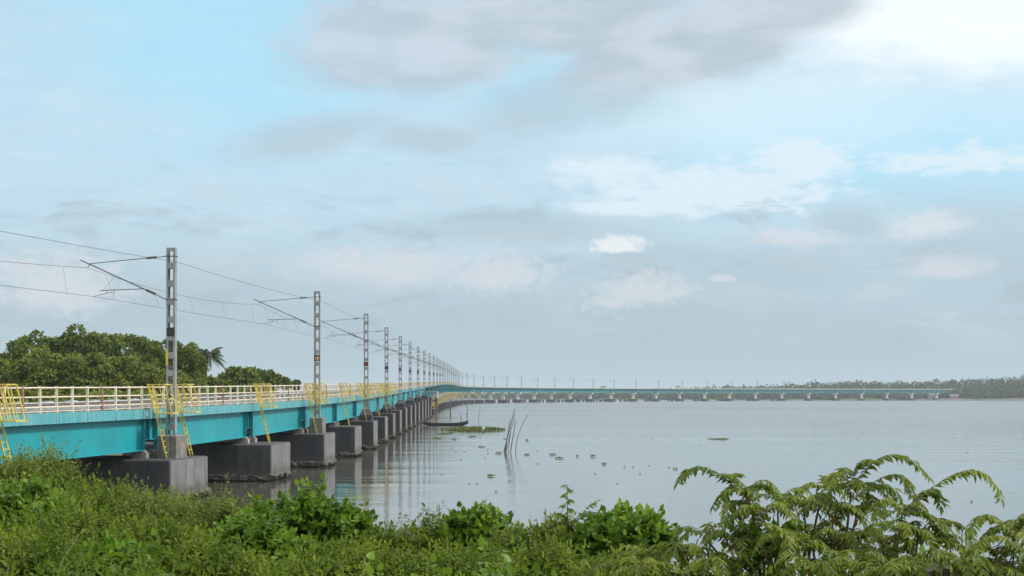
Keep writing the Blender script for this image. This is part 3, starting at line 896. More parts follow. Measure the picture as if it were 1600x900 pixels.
class Foliage:
    def __init__(s): s.V = []; s.T = []

    def leaves(s, P, D, N, L, W, shape='oval', tint=None):
        n = len(P); D = unit(D); Sd = unit(np.cross(D, N)); N = np.cross(Sd, D)
        T = np.array(LEAF[shape])
        V = P[:, None] + D[:, None] * (T[None, :, 0:1] * L[:, None, None]) + Sd[:, None] * (T[None, :, 1:2] * W[:, None, None]) + N[:, None] * (T[None, :, 2:3] * L[:, None, None])
        s.V.append(V.reshape(-1, 3)); s.T.append(np.repeat(tint if tint is not None else rng.random(n), 2))

    def sprigs(s, B, A, Ls, m, leaf, ratio=.55, shape='oval', tint=None, tvar=.5, start=.15):
        """twigs from B along A; m leaves spiralling up each"""
        n = len(B); A = unit(A)
        ref = unit(np.cross(A, rng.normal(size=(n, 3)))); ref2 = np.cross(A, ref)
        base_t = rng.random(n) if tint is None else tint
        for k in range(m):
            u = start + (1 - start) * (k + rng.random(n) * .5) / m
            th = k * 2.4 + rng.random(n) * .6
            rad = ref * np.cos(th)[:, None] + ref2 * np.sin(th)[:, None]
            bend = np.zeros((n, 3)); bend[:, 2] = -.18 * u**2
            P = B + A * (Ls * u)[:, None] + bend * Ls[:, None]
            D = rad * .9 + A * .45 + rng.normal(size=(n, 3)) * .22; D[:, 2] -= .12
            N = A * .6 + np.array([0, 0, .9]) + rng.normal(size=(n, 3)) * .35
            L = leaf * (.65 + .6 * rng.random(n)) * (1.05 - .45 * u)
            t = np.clip(base_t * (1 - tvar) + tvar * rng.random(n) + .12 * (u - .5), 0, 1)
            s.leaves(P, D, N, L, L * ratio, shape, t)
        P = B + A * Ls[:, None] * .97 + np.array([0, 0, -.17]) * Ls[:, None]
        L = leaf * (.5 + .4 * rng.random(n)); s.leaves(P, A + rng.normal(size=(n, 3)) * .2, unit(np.cross(A, ref)), L, L * ratio, shape, np.clip(base_t + .15, 0, .96))

    def build(s, name, mat, parent=None, origin=None):
        V = np.concatenate(s.V); T = np.concatenate(s.T); n = len(V) // 6
        if origin is not None: V = V - np.asarray(origin)
        me = bpy.data.meshes.new(name); me.vertices.add(len(V)); me.vertices.foreach_set('co', V.astype(np.float32).ravel())
        idx = (np.arange(n)[:, None] * 6 + np.array([0, 1, 2, 3, 0, 3, 4, 5])[None]).ravel()
        me.loops.add(len(idx)); me.loops.foreach_set('vertex_index', idx.astype(np.int32))
        me.polygons.add(n * 2); me.polygons.foreach_set('loop_start', (np.arange(n * 2) * 4).astype(np.int32))
        me.update(calc_edges=True)
        a = me.attributes.new('tint', 'FLOAT', 'FACE'); a.data.foreach_set('value', T.astype(np.float32))
        me.materials.append(mat); me.validate()
        o = bpy.data.objects.new(name, me); col.objects.link(o)
        if parent: o.parent = parent
        return o


def rand_dirs(n, up=0.0):
    v = rng.normal(size=(n, 3)); v[:, 2] += up; return unit(v)


# ------------------------------------------------------------------ trees on the river bank behind the bridge
def tree(name, px, ytop, d, wpx, label, cat='tree', mat='leaf_tree', group=None, leaf=.34, ground=.6, dens=1.0, squash=1.0):
    X = (px - 800) * d / F; top = EYE - (ytop - HY) * d / F; Rr = wpx * .47 * d / F
    root = empty(name, (X, d, ground)); H = top - ground
    tag(root, label, cat, group)
    crown_lo = max(H * .28, H - 2.6 * Rr); cz = (crown_lo + H) / 2; rz = (H - crown_lo) / 2 * squash
    tr = MB(); tr.tube([(0, 0, -.4), (.1 * Rr, .05, crown_lo * .6), (0, 0, cz)], .05 * H * .5, 8, r2=.012 * H)
    fo = Foliage()
    lobes = [(0, 0, cz, 1.0, 1.0)]
    for k in range(4):
        th = k * 1.6 + rng.random() * 1.2; q = .45 + .25 * rng.random()
        lobes.append((math.cos(th) * Rr * .72, math.sin(th) * Rr * .6, cz - rz * (.15 + .5 * rng.random()) if k else cz + rz * .25, q, q * .95))
    for li, (lx, ly, lz, fr, fz) in enumerate(lobes):
        nc = int((30 if li == 0 else 12) * dens)
        for k in range(nc):
            th = k * 2.399 + rng.random() * .9; w_ = min(-.6 + 1.55 * (k + rng.random()) / nc, .94)
            rr = math.sqrt(max(0, 1 - w_ * w_)) if w_ > 0 else 1 - .12 * abs(w_)
            sc = .70 + .34 * rng.random()
            c = np.array([lx + math.cos(th) * rr * Rr * fr * sc, ly + math.sin(th) * rr * Rr * fr * sc, lz + w_ * rz * fz * sc * .95])
            if c[2] > H - .1: c[2] = H - .1 - .5 * rng.random()
            cr = Rr * (.15 + .17 * rng.random()) * (.75 + .25 * fr)
            n = int(110 * dens * (cr / 1.0) ** 1.2 / (leaf / .34) ** 1.5) + 50
            q = rand_dirs(n, .45); rad = cr * (.55 + .55 * rng.random(n) ** .6)
            P = c + q * rad[:, None] * np.array([1.1, 1.1, .8])
            D = unit(q * .55 + rng.normal(size=(n, 3)) * .6 + np.array([0, 0, -.25]))
            N = unit(q + np.array([0, 0, .7]) + rng.normal(size=(n, 3)) * .5)
            L = leaf * (.7 + .6 * rng.random(n)); tb = .15 + .65 * rng.random()
            fo.leaves(P, D, N, L, L * .62, 'tuft', np.clip(tb + .45 * (rng.random(n) - .5), 0, .96))
            if li == 0 and k % 3 == 0: tr.tube([(0, 0, crown_lo * .7 + rng.random() * .2 * H), tuple(c * np.array([.55, .55, 1]) + np.array([0, 0, -.5])), tuple(c)], .02 * H * .4, 5, r2=.02)
    tr.build('trunk', M['bark'], root, smooth=True); fo.build('crown', M[mat], root)
    return root


TREES = [(22, 545, 168, 70, 'leaf_tree', 'dense tree at the left edge, lower than its neighbour'),
         (52, 519, 176, 92, 'leaf_tree', 'leftmost tall round-headed tree behind the bridge'),
         (122, 513, 178, 92, 'leaf_tree', 'tallest round-headed tree behind the railing'),
         (198, 515, 180, 98, 'leaf_tree', 'broad-headed dark tree left of the nearest mast'),
         (258, 531, 184, 74, 'leaf_tree', 'dark tree directly behind the nearest mast'),
         (292, 546, 186, 52, 'leaf_tree', 'dark sloping tree right of the nearest mast'),
         (-20, 560, 156, 80, 'leaf_tree_b', 'paler tree cut by the left edge'),
         (66, 550, 152, 96, 'leaf_tree_b', 'paler front tree under the leftmost tall tree'),
         (136, 551, 152, 90, 'leaf_tree_b', 'paler front tree under the tallest tree'),
         (206, 562, 154, 84, 'leaf_tree_b', 'paler front tree under the broad-headed dark tree'),
         (266, 574, 160, 70, 'leaf_tree_b', 'low olive tree at the foot of the nearest mast'),
         (318, 584, 176, 50, 'leaf_tree_b', 'bright low tree beneath the palm'),
         (372, 571, 205, 62, 'leaf_tree', 'rounded tree right of the palm'),
         (412, 577, 215, 38, 'leaf_tree', 'narrower tree at the end of the tree group'),
         (444, 590, 250, 14, 'leaf_tree', 'small lone tree standing clear of the group'),
         (462, 595, 262, 11, 'leaf_tree', 'smallest tree just left of the second mast'),
         (-90, 520, 176, 100, 'leaf_tree', 'tall tree outside the left edge')]
for (px, yt, d, wp, mt, lab) in TREES:
    tree('broadleaf_tree', px, yt, d, wp, lab, mat=mt, group='trees on the river bank', leaf=.29 if d < 200 else .36, dens=1.25 if wp > 50 else .7)
for k, (px, d) in enumerate([(20, 140), (110, 141), (190, 143), (260, 148), (330, 165), (385, 200)]):
    tree('bank_bush', px, 606 + 6 * (k % 2), d, 110 if k < 5 else 70, 'low bush at the foot of the trees, seen through the bridge railing', 'bush', 'leaf_tree_b', 'bushes under the bank trees', leaf=.3, dens=.6)


def palm(px, ytop, d, crown_r, label, ground=.6, group=None, nf=22, lean=.6, n_l=30, name='coconut_palm', thick=1.0):
    X = (px - 800) * d / F; top = EYE - (ytop - HY) * d / F - crown_r * .55
    root = empty(name, (X, d, ground)); tag(root, label, 'palm tree', group); H = top - ground
    tr = MB(); tr.tube([(lean * -1.0, 0, -.4), (lean * -.6, 0, H * .4), (0, 0, H)], .18 * thick, 8, r2=.10 * thick); tr.build('trunk', M['bark'], root, smooth=True)
    fo = Foliage()
    for k in range(nf):
        th = k * 2.399; up = .95 - 1.25 * (k + .5) / nf
        h = np.array([math.cos(th), math.sin(th), 0]); Lf = crown_r * (1 + .15 * rng.random())
        u = np.linspace(.12, 1, n_l); pts = np.array([0, 0, H]) + h * (Lf * u * (1 - .25 * max(up, 0)))[:, None] + np.array([0, 0, 1]) * (Lf * (up * u - .55 * u**2))[:, None]
        tan = unit(np.gradient(pts, axis=0)); side = unit(np.cross(tan, np.array([0, 0, 1.0]))); upn = np.cross(side, tan)
        for sg in (-1, 1):
            D = side * sg * .8 + tan * .55 + np.array([0, 0, -.75]); L = crown_r * .23 * np.sin(np.pi * (u * .82 + .12)) + .05
            fo.leaves(pts, D, upn, L, L * .10 * thick, 'lance', np.clip(.3 + .5 * rng.random(n_l), 0, .95))
        fo.leaves(pts[:-1], np.diff(pts, axis=0), upn[:-1], np.linalg.norm(np.diff(pts, axis=0), axis=1) * 1.1, np.full(n_l - 1, .07 * thick), 'lance', np.full(n_l - 1, .9))
    fo.build('crown', M['leaf_palm'], root)
    return root


palm(324, 538, 192, 2.1, 'coconut palm rising between the dark trees and the rounded tree')

# ------------------------------------------------------------------ far shore: wood, palms, huts
fo = Foliage()
for row in range(4):
    for px in np.arange(600, 2300, 2.6):
        if px < 820 and row < 2 and rng.random() < .35: continue
        d = np.interp(px, FSX, FSD) + 25 + row * 26 + rng.random() * 18
        topy = np.interp(px, [600, 800, 900, 1000, 1100, 1200, 1300, 1400, 1480, 1500, 1530, 1600, 1700, 2300], [616, 616, 615, 611, 608, 605.5, 601.5, 600, 599.5, 598.5, 597, 594.5, 593, 592])
        H = (HY - topy) * d / F + EYE; H = H * (.60 + .17 * row + .12 * rng.random() - .05) + 1.2 * rng.standard_normal()
        if px < 1480 and row == 0: H *= .75
        X = (px - 800) * d / F; rr = 3.2 + 1.8 * rng.random(); n = 46
        q = rand_dirs(n, .4); P = np.array([X, d, max(H - rr * 1.1, 3.5)]) + q * rr * np.array([1, 1, 1.1]) * (.6 + .45 * rng.random(n))[:, None]
        k = rng.random(n); P[:, 2] = np.where(k < .5, 1.5 + (P[:, 2] - 1.5) * rng.random(n), P[:, 2])
        if row == 0 and px < 1420: P[:, 1] -= 18 * rng.random()
        L = 1.5 + 1.2 * rng.random(n); fo.leaves(P, rng.normal(size=(n, 3)), q + np.array([0, 0, .6]), L, L * .7, 'tuft', np.clip(.2 + .5 * rng.random() + .3 * (rng.random(n) - .5), 0, .96))
o = fo.build('far_woodland', M['leaf_far'])
tag(o, 'hazy dark wood lining the far shore behind the bridge', 'woodland', kind='stuff')
FP = [(940, 602, 'pair of far palms, left one, above the straight bridge'), (944.5, 601.5, 'pair of far palms, right one, above the straight bridge'), (1059, 601, 'lone far palm above the middle of the straight bridge'),
      (1100, 603.5, 'short far palm right of the lone palm'), (1145, 603, 'far palm standing beside a thin mast'), (1194, 603, 'far palm left of the small tower'), (1230, 600, 'far palm where the wood starts to rise'),
      (1400, 595, 'far palm poking out of the wood near the bridge end'), (1435, 595, 'far rounded palm above the last visible pier'), (1462, 591, 'tallest far palm above the wood'), (1473, 595, 'far palm right beside the tallest one'),
      (1543, 593, 'far palm above the wood past the bridge end'), (1595, 591, 'far palm at the right edge above the wood')]
for (px, y, lab) in FP:
    palm(px, y, np.interp(px, FSX, FSD) + 55, 3.6, lab, ground=3.2, group='palms on the far shore', nf=11, n_l=9, thick=3.0)
for (px, y0, wd, hh, dd, lab) in [(1416, 617.5, 6.5, 4.0, 24, 'pale hut left of the last visible pier'), (1459, 617.5, 9, 4.2, 22, 'long pale hut between the last two piers'), (1492, 618, 8, 3.2, 16, 'white hut nearest the end of the bridge')]:
    d = np.interp(px, FSX, FSD) + dd; c_ = at(px, y0, d); h = empty('shore_hut', (c_.x, d, 1.6)); tag(h, lab, 'hut', 'huts on the far shore')
    b = MB(); b.box(-wd / 2, wd / 2, 0, 5, 0, hh); b.build('wall', M['house'], h)
    b = MB(); b.add([(-wd / 2 - .4, -.5, hh), (wd / 2 + .4, -.5, hh), (wd / 2 + .4, 5.5, hh), (-wd / 2 - .4, 5.5, hh), (-wd / 2 - .4, 2.5, hh + 1.3), (wd / 2 + .4, 2.5, hh + 1.3)], [(0, 1, 5, 4), (2, 3, 4, 5), (0, 4, 3), (1, 2, 5), (0, 3, 2, 1)]); b.build('roof', M['rooft'], h)
    b = MB(); b.box(-.5, .5, -.05, -.003, 0, 2.1); b.build('door', M['plate_dark'], h)

# ------------------------------------------------------------------ things in the water: stakes, canoe, floating plants
def stake(px0, py0, px1, py1, r, label, name='fishing_stake', bend=0.0, group=None, r2=None):
    d = EYE * F / (py0 - HY); a = at(px0, py0, d); c_ = at(px1, py1, d); dv = c_ - a
    pts = [Vector((0, 0, 0)) - dv * .25] + [dv * u + Vector((bend * 4 * u * (1 - u), 0, 0)) for u in np.linspace(0, 1, 7)]
    b = MB(); b.tube(pts, r, 7, r2=r2 or r * .55); o = b.build(name, M['wood'], smooth=True); o.location = a
    return tag(o, label, 'stake', group)


G = 'bamboo stakes standing in the water'
stake(787.5, 706, 804, 639, .055, 'tallest leaning stake of the cluster in open water', group=G)
stake(790.5, 706, 805.5, 643.5, .04, 'thin stake just right of the tallest one in the cluster', group=G)
stake(789.5, 705.6, 797, 655, .045, 'short left stake crossing behind the tallest one', group=G)
stake(797.5, 706, 806, 657, .05, 'rightmost short stake of the close cluster', group=G)
stake(794, 705, 799, 668, .03, 'shortest stake in the middle of the cluster', group=G)
stake(805.5, 705, 826, 646, .035, 'bowed lone stake leaning right beside the cluster', bend=-.25, group=G)
stake(703.6, 651.5, 704, 622, .16, 'thick dark post standing upright near the bend of the bridge', 'mooring_post', group='mooring posts')
stake(729.3, 650.5, 729, 632.5, .13, 'short dark post right of the thick upright post', 'mooring_post', bend=.15, group='mooring posts')
stake(747, 659, 751, 634, .05, 'thin leaning stick with floating debris at its foot', group=G)
stake(722, 662, 718, 642, .05, 'thin stick beside the bow of the canoe', group=G)
stake(719.5, 662, 718.8, 646, .035, 'very thin upright stick behind the canoe', group=G)

d = EYE * F / (665.0 - HY); c_ = at(696, 665, d); cn = empty('canoe', (c_.x, c_.y, 0), (0, 0, R(-3)))
tag(cn, 'long dark wooden canoe moored beside the bridge piers', 'canoe')
hull = MB(); n = 17; Lc = 7.6; ring = 9
for i in range(n):
    u = -1 + 2 * i / (n - 1); wv = .48 * (1 - abs(u) ** 2.6) + .03; sheer = .42 + .30 * abs(u) ** 3 + (.22 * max(0, u) ** 4); keel = -.12 + .45 * abs(u) ** 5
    for k in range(ring):
        a = -1 + 2 * k / (ring - 1); yy = wv * math.sin(a * math.pi / 2); zz = keel + (sheer - keel) * (1 - math.cos(a * math.pi / 2)) ** .8
        hull.v.append((u * Lc / 2, yy, zz))
for i in range(n - 1):
    for k in range(ring - 1): hull.f.append((i * ring + k, i * ring + k + 1, (i + 1) * ring + k + 1, (i + 1) * ring + k)); hull.m.append(0)
ho = hull.build('hull', M['hull'], cn, smooth=True); md = ho.modifiers.new('thickness', 'SOLIDIFY'); md.thickness = .045
th_ = MB()
for x in (-2.3, -.6, 1.2, 2.6): th_.box(x - .12, x + .12, -.40, .40, .34, .38)
th_.build('thwarts', M['hull_in'], cn)
gw = MB()
for sg in (-1, 1):
    pts = []
    for i in range(n):
        u = -1 + 2 * i / (n - 1); wv = .48 * (1 - abs(u) ** 2.6) + .03; pts.append((u * Lc / 2, sg * wv, .43 + .30 * abs(u) ** 3 + (.22 * max(0, u) ** 4)))
    gw.tube(pts, .032, 5)
gw.build('gunwale', M['hull_in'], cn)


def hyacinth(px, py, wpx, label, dep=None, leaf=.10, high=.085, n=None, group='floating water plants', tag_cat='floating plant'):
    d = EYE * F / (py - HY); W_ = wpx * d / F; Dp = dep or max(W_ * .9, .7); X = (px - 800) * d / F
    n = n or int(min(2600, max(18, W_ * Dp * 110))); fo = Foliage()
    r = np.sqrt(rng.random(n)); th = rng.random(n) * 2 * np.pi; edge = 1 + .27 * np.sin(th * 3 + px) + .14 * np.sin(th * 5 + py)
    P = np.stack([r * edge * np.cos(th) * W_ / 2, r * edge * np.sin(th) * Dp / 2, rng.random(n) * .03], -1)
    hs = high * (.45 + .55 * np.clip(smooth_noise(P[:, 0] * 1.3, P[:, 1] * 1.3, px) + .6, .1, 1)) * (1 - .55 * r**3)
    D = rng.normal(size=(n, 3)) * .55; D[:, 2] = .8 + .5 * rng.random(n)
    fo.leaves(P + np.array([0, 0, 1]) * (hs * .35 * rng.random(n))[:, None], D, rng.normal(size=(n, 3)), hs * (.8 + .5 * rng.random(n)) + leaf * .4, np.full(n, leaf * .8), 'oval', rng.random(n))
    m_ = n // 2; D2 = rng.normal(size=(m_, 3)); D2[:, 2] = .15
    fo.leaves(P[:m_] + np.array([0, 0, .02]), D2, np.tile([0, 0, 1.0], (m_, 1)), np.full(m_, leaf), np.full(m_, leaf * .7), 'heart', rng.random(m_))
    o = fo.build('floating_plant', M['leaf_hya']); o.location = (X, d, 0)
    return tag(o, label, tag_cat, group)


hyacinth(741, 672.3, 80, 'largest green raft of water hyacinth in front of the canoe', dep=11, leaf=.20, high=.42, n=2300)
hyacinth(694, 678, 20, 'green hyacinth raft touching the left tip of the largest raft')
hyacinth(705, 676.8, 11, 'small hyacinth clump under the left end of the largest raft')
hyacinth(683.5, 685.3, 14, 'hyacinth clump floating nearest the bridge piers')
hyacinth(709.5, 686.8, 8, 'narrow hyacinth clump below the left end of the raft')
hyacinth(737.5, 682.5, 13, 'bright hyacinth clump right below the largest raft')
hyacinth(753, 698.5, 10, 'hyacinth clump left of the stake cluster')
hyacinth(779, 708.2, 9, 'hyacinth clump at the foot of the stake cluster')
hyacinth(823, 710.8, 9, 'hyacinth clump right of the lone bowed stake')
hyacinth(863, 710.6, 10, 'hyacinth clump, upper of two in the middle of the water')
hyacinth(874, 716.5, 13, 'hyacinth clump, lower of two in the middle of the water')
hyacinth(926, 713, 8, 'hyacinth clump right of the two in the middle')
hyacinth(943, 725.6, 6, 'dark tight clump right of the middle water')
hyacinth(767, 744.3, 12, 'hyacinth clump alone in the water below the stakes')
hyacinth(1124, 686.3, 29, 'long low hyacinth raft in the open right half of the water')
hyacinth(1055, 733, 8, 'small clump just left of the arching frond')
hyacinth(902, 713, 5, 'tiny clump between the two middle clumps and the next')
hyacinth(789, 686, 6, 'clump behind the stake cluster')
hyacinth(823, 688, 5, 'tiny clump right behind the bowed stake')
bits = [(751, 684.5), (762, 702.6), (762, 708.6), (707, 700), (712, 707), (726, 706), (839, 705), (840, 725), (930, 741), (976, 730), (989, 730), (1014, 728), (1045, 730.5), (1000, 741), (965, 756), (1095, 696), (1018, 685.5),
        (1046, 681), (1033, 670), (872, 673.5), (911, 674), (988, 652.5), (1073, 653), (1347, 678), (1390, 664), (1512, 707), (1518, 784), (836, 673), (828, 671), (758, 656), (872, 640), (1135, 652), (1240, 640), (1420, 638), (1560, 646), (900, 652),
        (750, 660), (733, 756), (745, 757), (690, 742), (720, 718), (758, 716), (775, 769), (1268, 662), (1300, 668), (1385, 645), (1470, 655), (1205, 648), (1160, 668)]
for (px, py) in bits:
    hyacinth(px, py, 2.0 + 2.6 * rng.random(), 'scrap of drifting weed, a speck on the open water', leaf=.045, high=.03, dep=.25, group='scraps of drifting weed', tag_cat='drifting weed')
b = MB(); b.tube([(0, 0, 0), (0, 0, .24), (0, 0, .27), (0, 0, .31)], .09, 10); o = b.build('plastic_bottle', M['white'], smooth=True)
d = EYE * F / (675 - HY); o.location = ((753.5 - 800) * d / F, d, .12); o.rotation_euler = (.3, .4, 0); o.scale = (1.8, 1.8, 1.8)
tag(o, 'white plastic bottle caught on the largest hyacinth raft', 'bottle')

# ------------------------------------------------------------------ the near bank: undergrowth and shrubs
def bank_points(n, d0, d1, px0=-150, px1=1750):
    out = []
    while len(out) < n:
        d = math.sqrt(rng.uniform(d0 * d0, d1 * d1)); px = rng.uniform(px0, px1)
        if d < np.interp(px, EDX, EDD) + .4: out.append(((px - 800) * d / F, d))
    return np.array(out)


def undergrowth():
    fo = Foliage(); fv = Foliage()
    n = 23000; XY = bank_points(n, 9.0, 21.2)
    z, _ = canopy(XY[:, 0], XY[:, 1]); nz = smooth_noise(XY[:, 0] * 1.9, XY[:, 1] * 1.4, 2.0)
    z = z + .20 * nz - .04 + .17 * smooth_noise(XY[:, 0] * 4.2, XY[:, 1] * 5, 5.)
    gap = smooth_noise(XY[:, 0] * 3.1 + 1.3, XY[:, 1] * 2.3, 12.0) + .35 * rng.normal(size=n)
    ok = gap < .62; XY = XY[ok]; z = z[ok]; n = len(z)
    B = np.column_stack([XY, z - .30 - .22 * rng.random(n)])
    A = rng.normal(size=(n, 3)) * .42; A[:, 2] = 1.0; A[:, 1] -= .15
    Ls = .30 + .22 * rng.random(n)
    patch = np.clip(.5 + .45 * smooth_noise(XY[:, 0] * 1.1, XY[:, 1] * 1.3, 9.0), 0, 1)
    vine = (smooth_noise(XY[:, 0] * .9 + 2, XY[:, 1] * .8, 4.0) > .35)
    a = ~vine
    fo.sprigs(B[a], A[a], Ls[a], 8, .076, .50, 'oval', tint=patch[a], tvar=.45)
    fv.sprigs(B[vine], A[vine], Ls[vine], 6, .082, .80, 'heart', tint=patch[vine], tvar=.5)
    o = fo.build('undergrowth', M['leaf_small']); tag(o, 'tangled small-leaved green undergrowth covering the near bank', 'undergrowth', kind='stuff')
    o = fv.build('creeper', M['leaf_vine']); tag(o, 'broad-leaved creeper spreading through the bank undergrowth', 'undergrowth', kind='stuff')


undergrowth()


def dry_stalks():
    b = MB(); XY = bank_points(50, 11.0, 20.5); z, _ = canopy(XY[:, 0], XY[:, 1])
    for (x, y), zz in zip(XY, z):
        l = rs.uniform(.3, .62); a = rs.uniform(-.25, .25); c_ = rs.uniform(-.2, .2)
        b.tube([(x, y, zz - .3), (x + a * .4, y + c_ * .4, zz - .3 + l * .6), (x + a, y + c_, zz - .3 + l)], .0045, 4, r2=.0015)
    tag(b.build('dry_stalks', M['dry']), 'thin dry stalks poking out of the green undergrowth', 'stalks', kind='stuff')


dry_stalks()


def shrub(px, ytop, d, wpx, hpx, label, kind='small', n=420, name='shrub', loose=.0, leafk=1.0):
    c = at(px, ytop, d); rx = wpx * .5 * d / F; h = hpx * d / F
    zb, _ = canopy(c.x, d); zb = float(min(zb - .3, c.z - h)); root = empty(name, (c.x, d, zb)); tag(root, label, 'shrub', 'shrubs on the near bank')
    H = c.z - zb
    fo = Foliage(); q = rand_dirs(n, .55); q[:, 2] = np.abs(q[:, 2]) * np.where(rng.random(n) < .85, 1, -.3)
    rad = (.55 + .42 * rng.random(n)) + loose * rng.random(n) * (rng.random(n) < .2)
    lump = 1 + .27 * np.sin(q[:, 0] * 7 + px) * np.cos(q[:, 2] * 6) + .10 * np.sin(q[:, 1] * 11 + q[:, 0] * 9)
    cz = H - h
    B = np.stack([q[:, 0] * rx * rad * lump * .88, q[:, 1] * rx * rad * .8 * lump, cz + q[:, 2] * (h - .10) * rad * lump], -1)
    A = q * .8 + np.array([0, 0, .6]) + rng.normal(size=(n, 3)) * .35
    tb = np.clip(.45 + .35 * np.sin(q[:, 0] * 5 + px) + .2 * rng.normal(size=n), 0, .96)
    if kind == 'small': fo.sprigs(B, A, .16 + .16 * rng.random(n), 8, .060 * leafk, .48, 'oval', tb, .5)
    elif kind == 'grey': fo.sprigs(B, A, .18 + .18 * rng.random(n), 9, .058 * leafk, .46, 'oval', tb, .5)
    elif kind == 'vine': fo.sprigs(B, A, .14 + .14 * rng.random(n), 7, .074 * leafk, .84, 'heart', tb, .55)
    st = MB()
    for k in range(14):
        b_ = B[k * (n // 14)]; e = b_ + unit(A[k * (n // 14)][None])[0] * .25
        st.tube([(b_[0] * .2, b_[1] * .2, -.1), tuple(b_ * np.array([.7, .7, .6])), tuple(b_), tuple(e)], .011, 5, r2=.003)
    st.build('stems', M['stem'], root); fo.build('foliage', M[{'small': 'leaf_small', 'grey': 'leaf_grey', 'vine': 'leaf_vine'}[kind]], root)
    return root


shrub(18, 722, 19.5, 140, 85, 'grey-green thicket at the left edge below the yellow ladder', 'grey', 900, loose=.35)
shrub(70, 716, 20.0, 110, 85, 'highest grey-green thicket in front of the turquoise girder', 'grey', 900, loose=.35)
shrub(30, 755, 17.0, 150, 80, 'creeper-covered shrub low at the left edge', 'vine', 420)
shrub(160, 764, 18.8, 120, 60, 'small-leaved shrub right of the highest thicket', 'small', 520, loose=.3)
shrub(235, 778, 18.4, 110, 55, 'feathery shrub in front of the dark pier block', 'grey', 480, loose=.45)
shrub(305, 790, 18.0, 100, 50, 'wispy weeds at the foot of the pale pier end', 'grey', 360, loose=.6)
shrub(352, 790, 17.6, 60, 50, 'thin wispy weeds against the dark water', 'grey', 200, loose=.9)
shrub(425, 782, 16.2, 95, 80, 'creeper-smothered bush left of the paired green mounds', 'vine', 420)
shrub(492, 772, 15.8, 100, 95, 'creeper-smothered bush, taller of the paired mounds', 'vine', 460)
shrub(400, 815, 14.8, 110, 70, 'dark creeper bush below the paired mounds', 'vine', 300)
shrub(548, 800, 15.8, 80, 70, 'creeper bush falling away towards the water', 'vine', 300)
shrub(615, 833, 15.5, 80, 50, 'low leafy shrub by the bridge reflection', 'small', 340, loose=.4)
shrub(672, 820, 15.8, 50, 50, 'twiggy shrub left of the round creeper bush', 'small', 200, loose=.8)
shrub(708, 822, 15.6, 60, 60, 'leafy shrub joined to the round creeper bush', 'small', 260, loose=.4)
shrub(748, 803, 15.4, 84, 52, 'round creeper-topped bush standing against the water', 'vine', 360)
shrub(800, 842, 14.6, 70, 40, 'low sparse shrub between the creeper bushes', 'small', 260, loose=.6)
shrub(962, 806, 14.2, 92, 62, 'bright creeper mound beside the spire plant', 'vine', 420)
shrub(1006, 812, 13.8, 60, 58, 'bright creeper mound, rounder right-hand end', 'vine', 300)
shrub(1195, 825, 10.8, 60, 40, 'pale creeper climbing into the frond shrub', 'vine', 70, leafk=.85)
shrub(870, 826, 14.4, 110, 55, 'leafy shrub at the foot of the spire plant', 'small', 420, loose=.3)


shrub(120, 800, 15.5, 170, 70, 'small-leaved mound low on the left slope below the creeper', 'small', 620, loose=.35)
shrub(255, 822, 14.8, 160, 60, 'small-leaved mound in the middle of the left slope', 'small', 560, loose=.35)
shrub(40, 850, 13.2, 170, 60, 'leafy mound in the bottom left corner', 'small', 560, loose=.35)
shrub(190, 862, 12.8, 150, 50, 'creeper patch at the bottom edge left of the dark creeper bush', 'vine', 260)
shrub(330, 860, 13.0, 150, 55, 'small-leaved mound at the bottom edge under the dark creeper bush', 'small', 480, loose=.35)
shrub(540, 862, 13.0, 190, 55, 'leafy mound at the bottom edge below the paired creeper mounds', 'small', 600, loose=.3)
shrub(720, 870, 12.8, 170, 45, 'leafy mound at the bottom edge below the round creeper bush', 'small', 480, loose=.3)
shrub(860, 872, 12.4, 130, 45, 'leafy mound at the bottom edge below the spire plant', 'small', 420, loose=.3)


# frond shrubs ---------------------------------------------------------------
def frond(fo, st, p0, p1, p2, n=17, leaf=.058, ratio=.34, r=.0028, tint=None):
    """pinnate frond on a quadratic curve p0 > p1 > p2, leaflets hanging either side"""
    u = np.linspace(.06, 1, n)[:, None]; p0, p1, p2 = (np.asarray(q, float) for q in (p0, p1, p2))
    cpt = 2 * p1 - (p0 + p2) / 2
    pts = (1 - u)**2 * p0 + 2 * u * (1 - u) * cpt + u**2 * p2; tan = unit(np.gradient(pts, axis=0))
    side = unit(np.cross(tan, np.array([0, 0, 1.0]) + np.array([.01, 0, 0]))); upn = np.cross(side, tan)
    tb = rng.uniform(.15, .75) if tint is None else tint
    env = (.62 + .5 * np.sin(np.pi * np.clip(u[:, 0] * .9 + .05, 0, 1)))
    for sg in (-1, 1):
        D = side * sg * (.85 + .2 * rng.random((n, 1))) + tan * (.45 + .2 * rng.random((n, 1))) + np.array([0, 0, -.5]) + rng.normal(size=(n, 3)) * .2
        L = leaf * env * (.85 + .3 * rng.random(n))
        fo.leaves(pts + rng.normal(size=(n, 3)) * .003, D, upn + np.array([0, 0, .3]) + rng.normal(size=(n, 3)) * .18, L, L * ratio, 'lance', np.clip(tb + .3 * (rng.random(n) - .4), 0, .96))
    fo.leaves(pts[-1:], tan[-1:], upn[-1:], np.array([leaf]), np.array([leaf * ratio]), 'lance', np.array([tb]))
    st.tube([tuple(q) for q in pts[::2]] + [tuple(pts[-1])], r, 4, r2=r * .5)


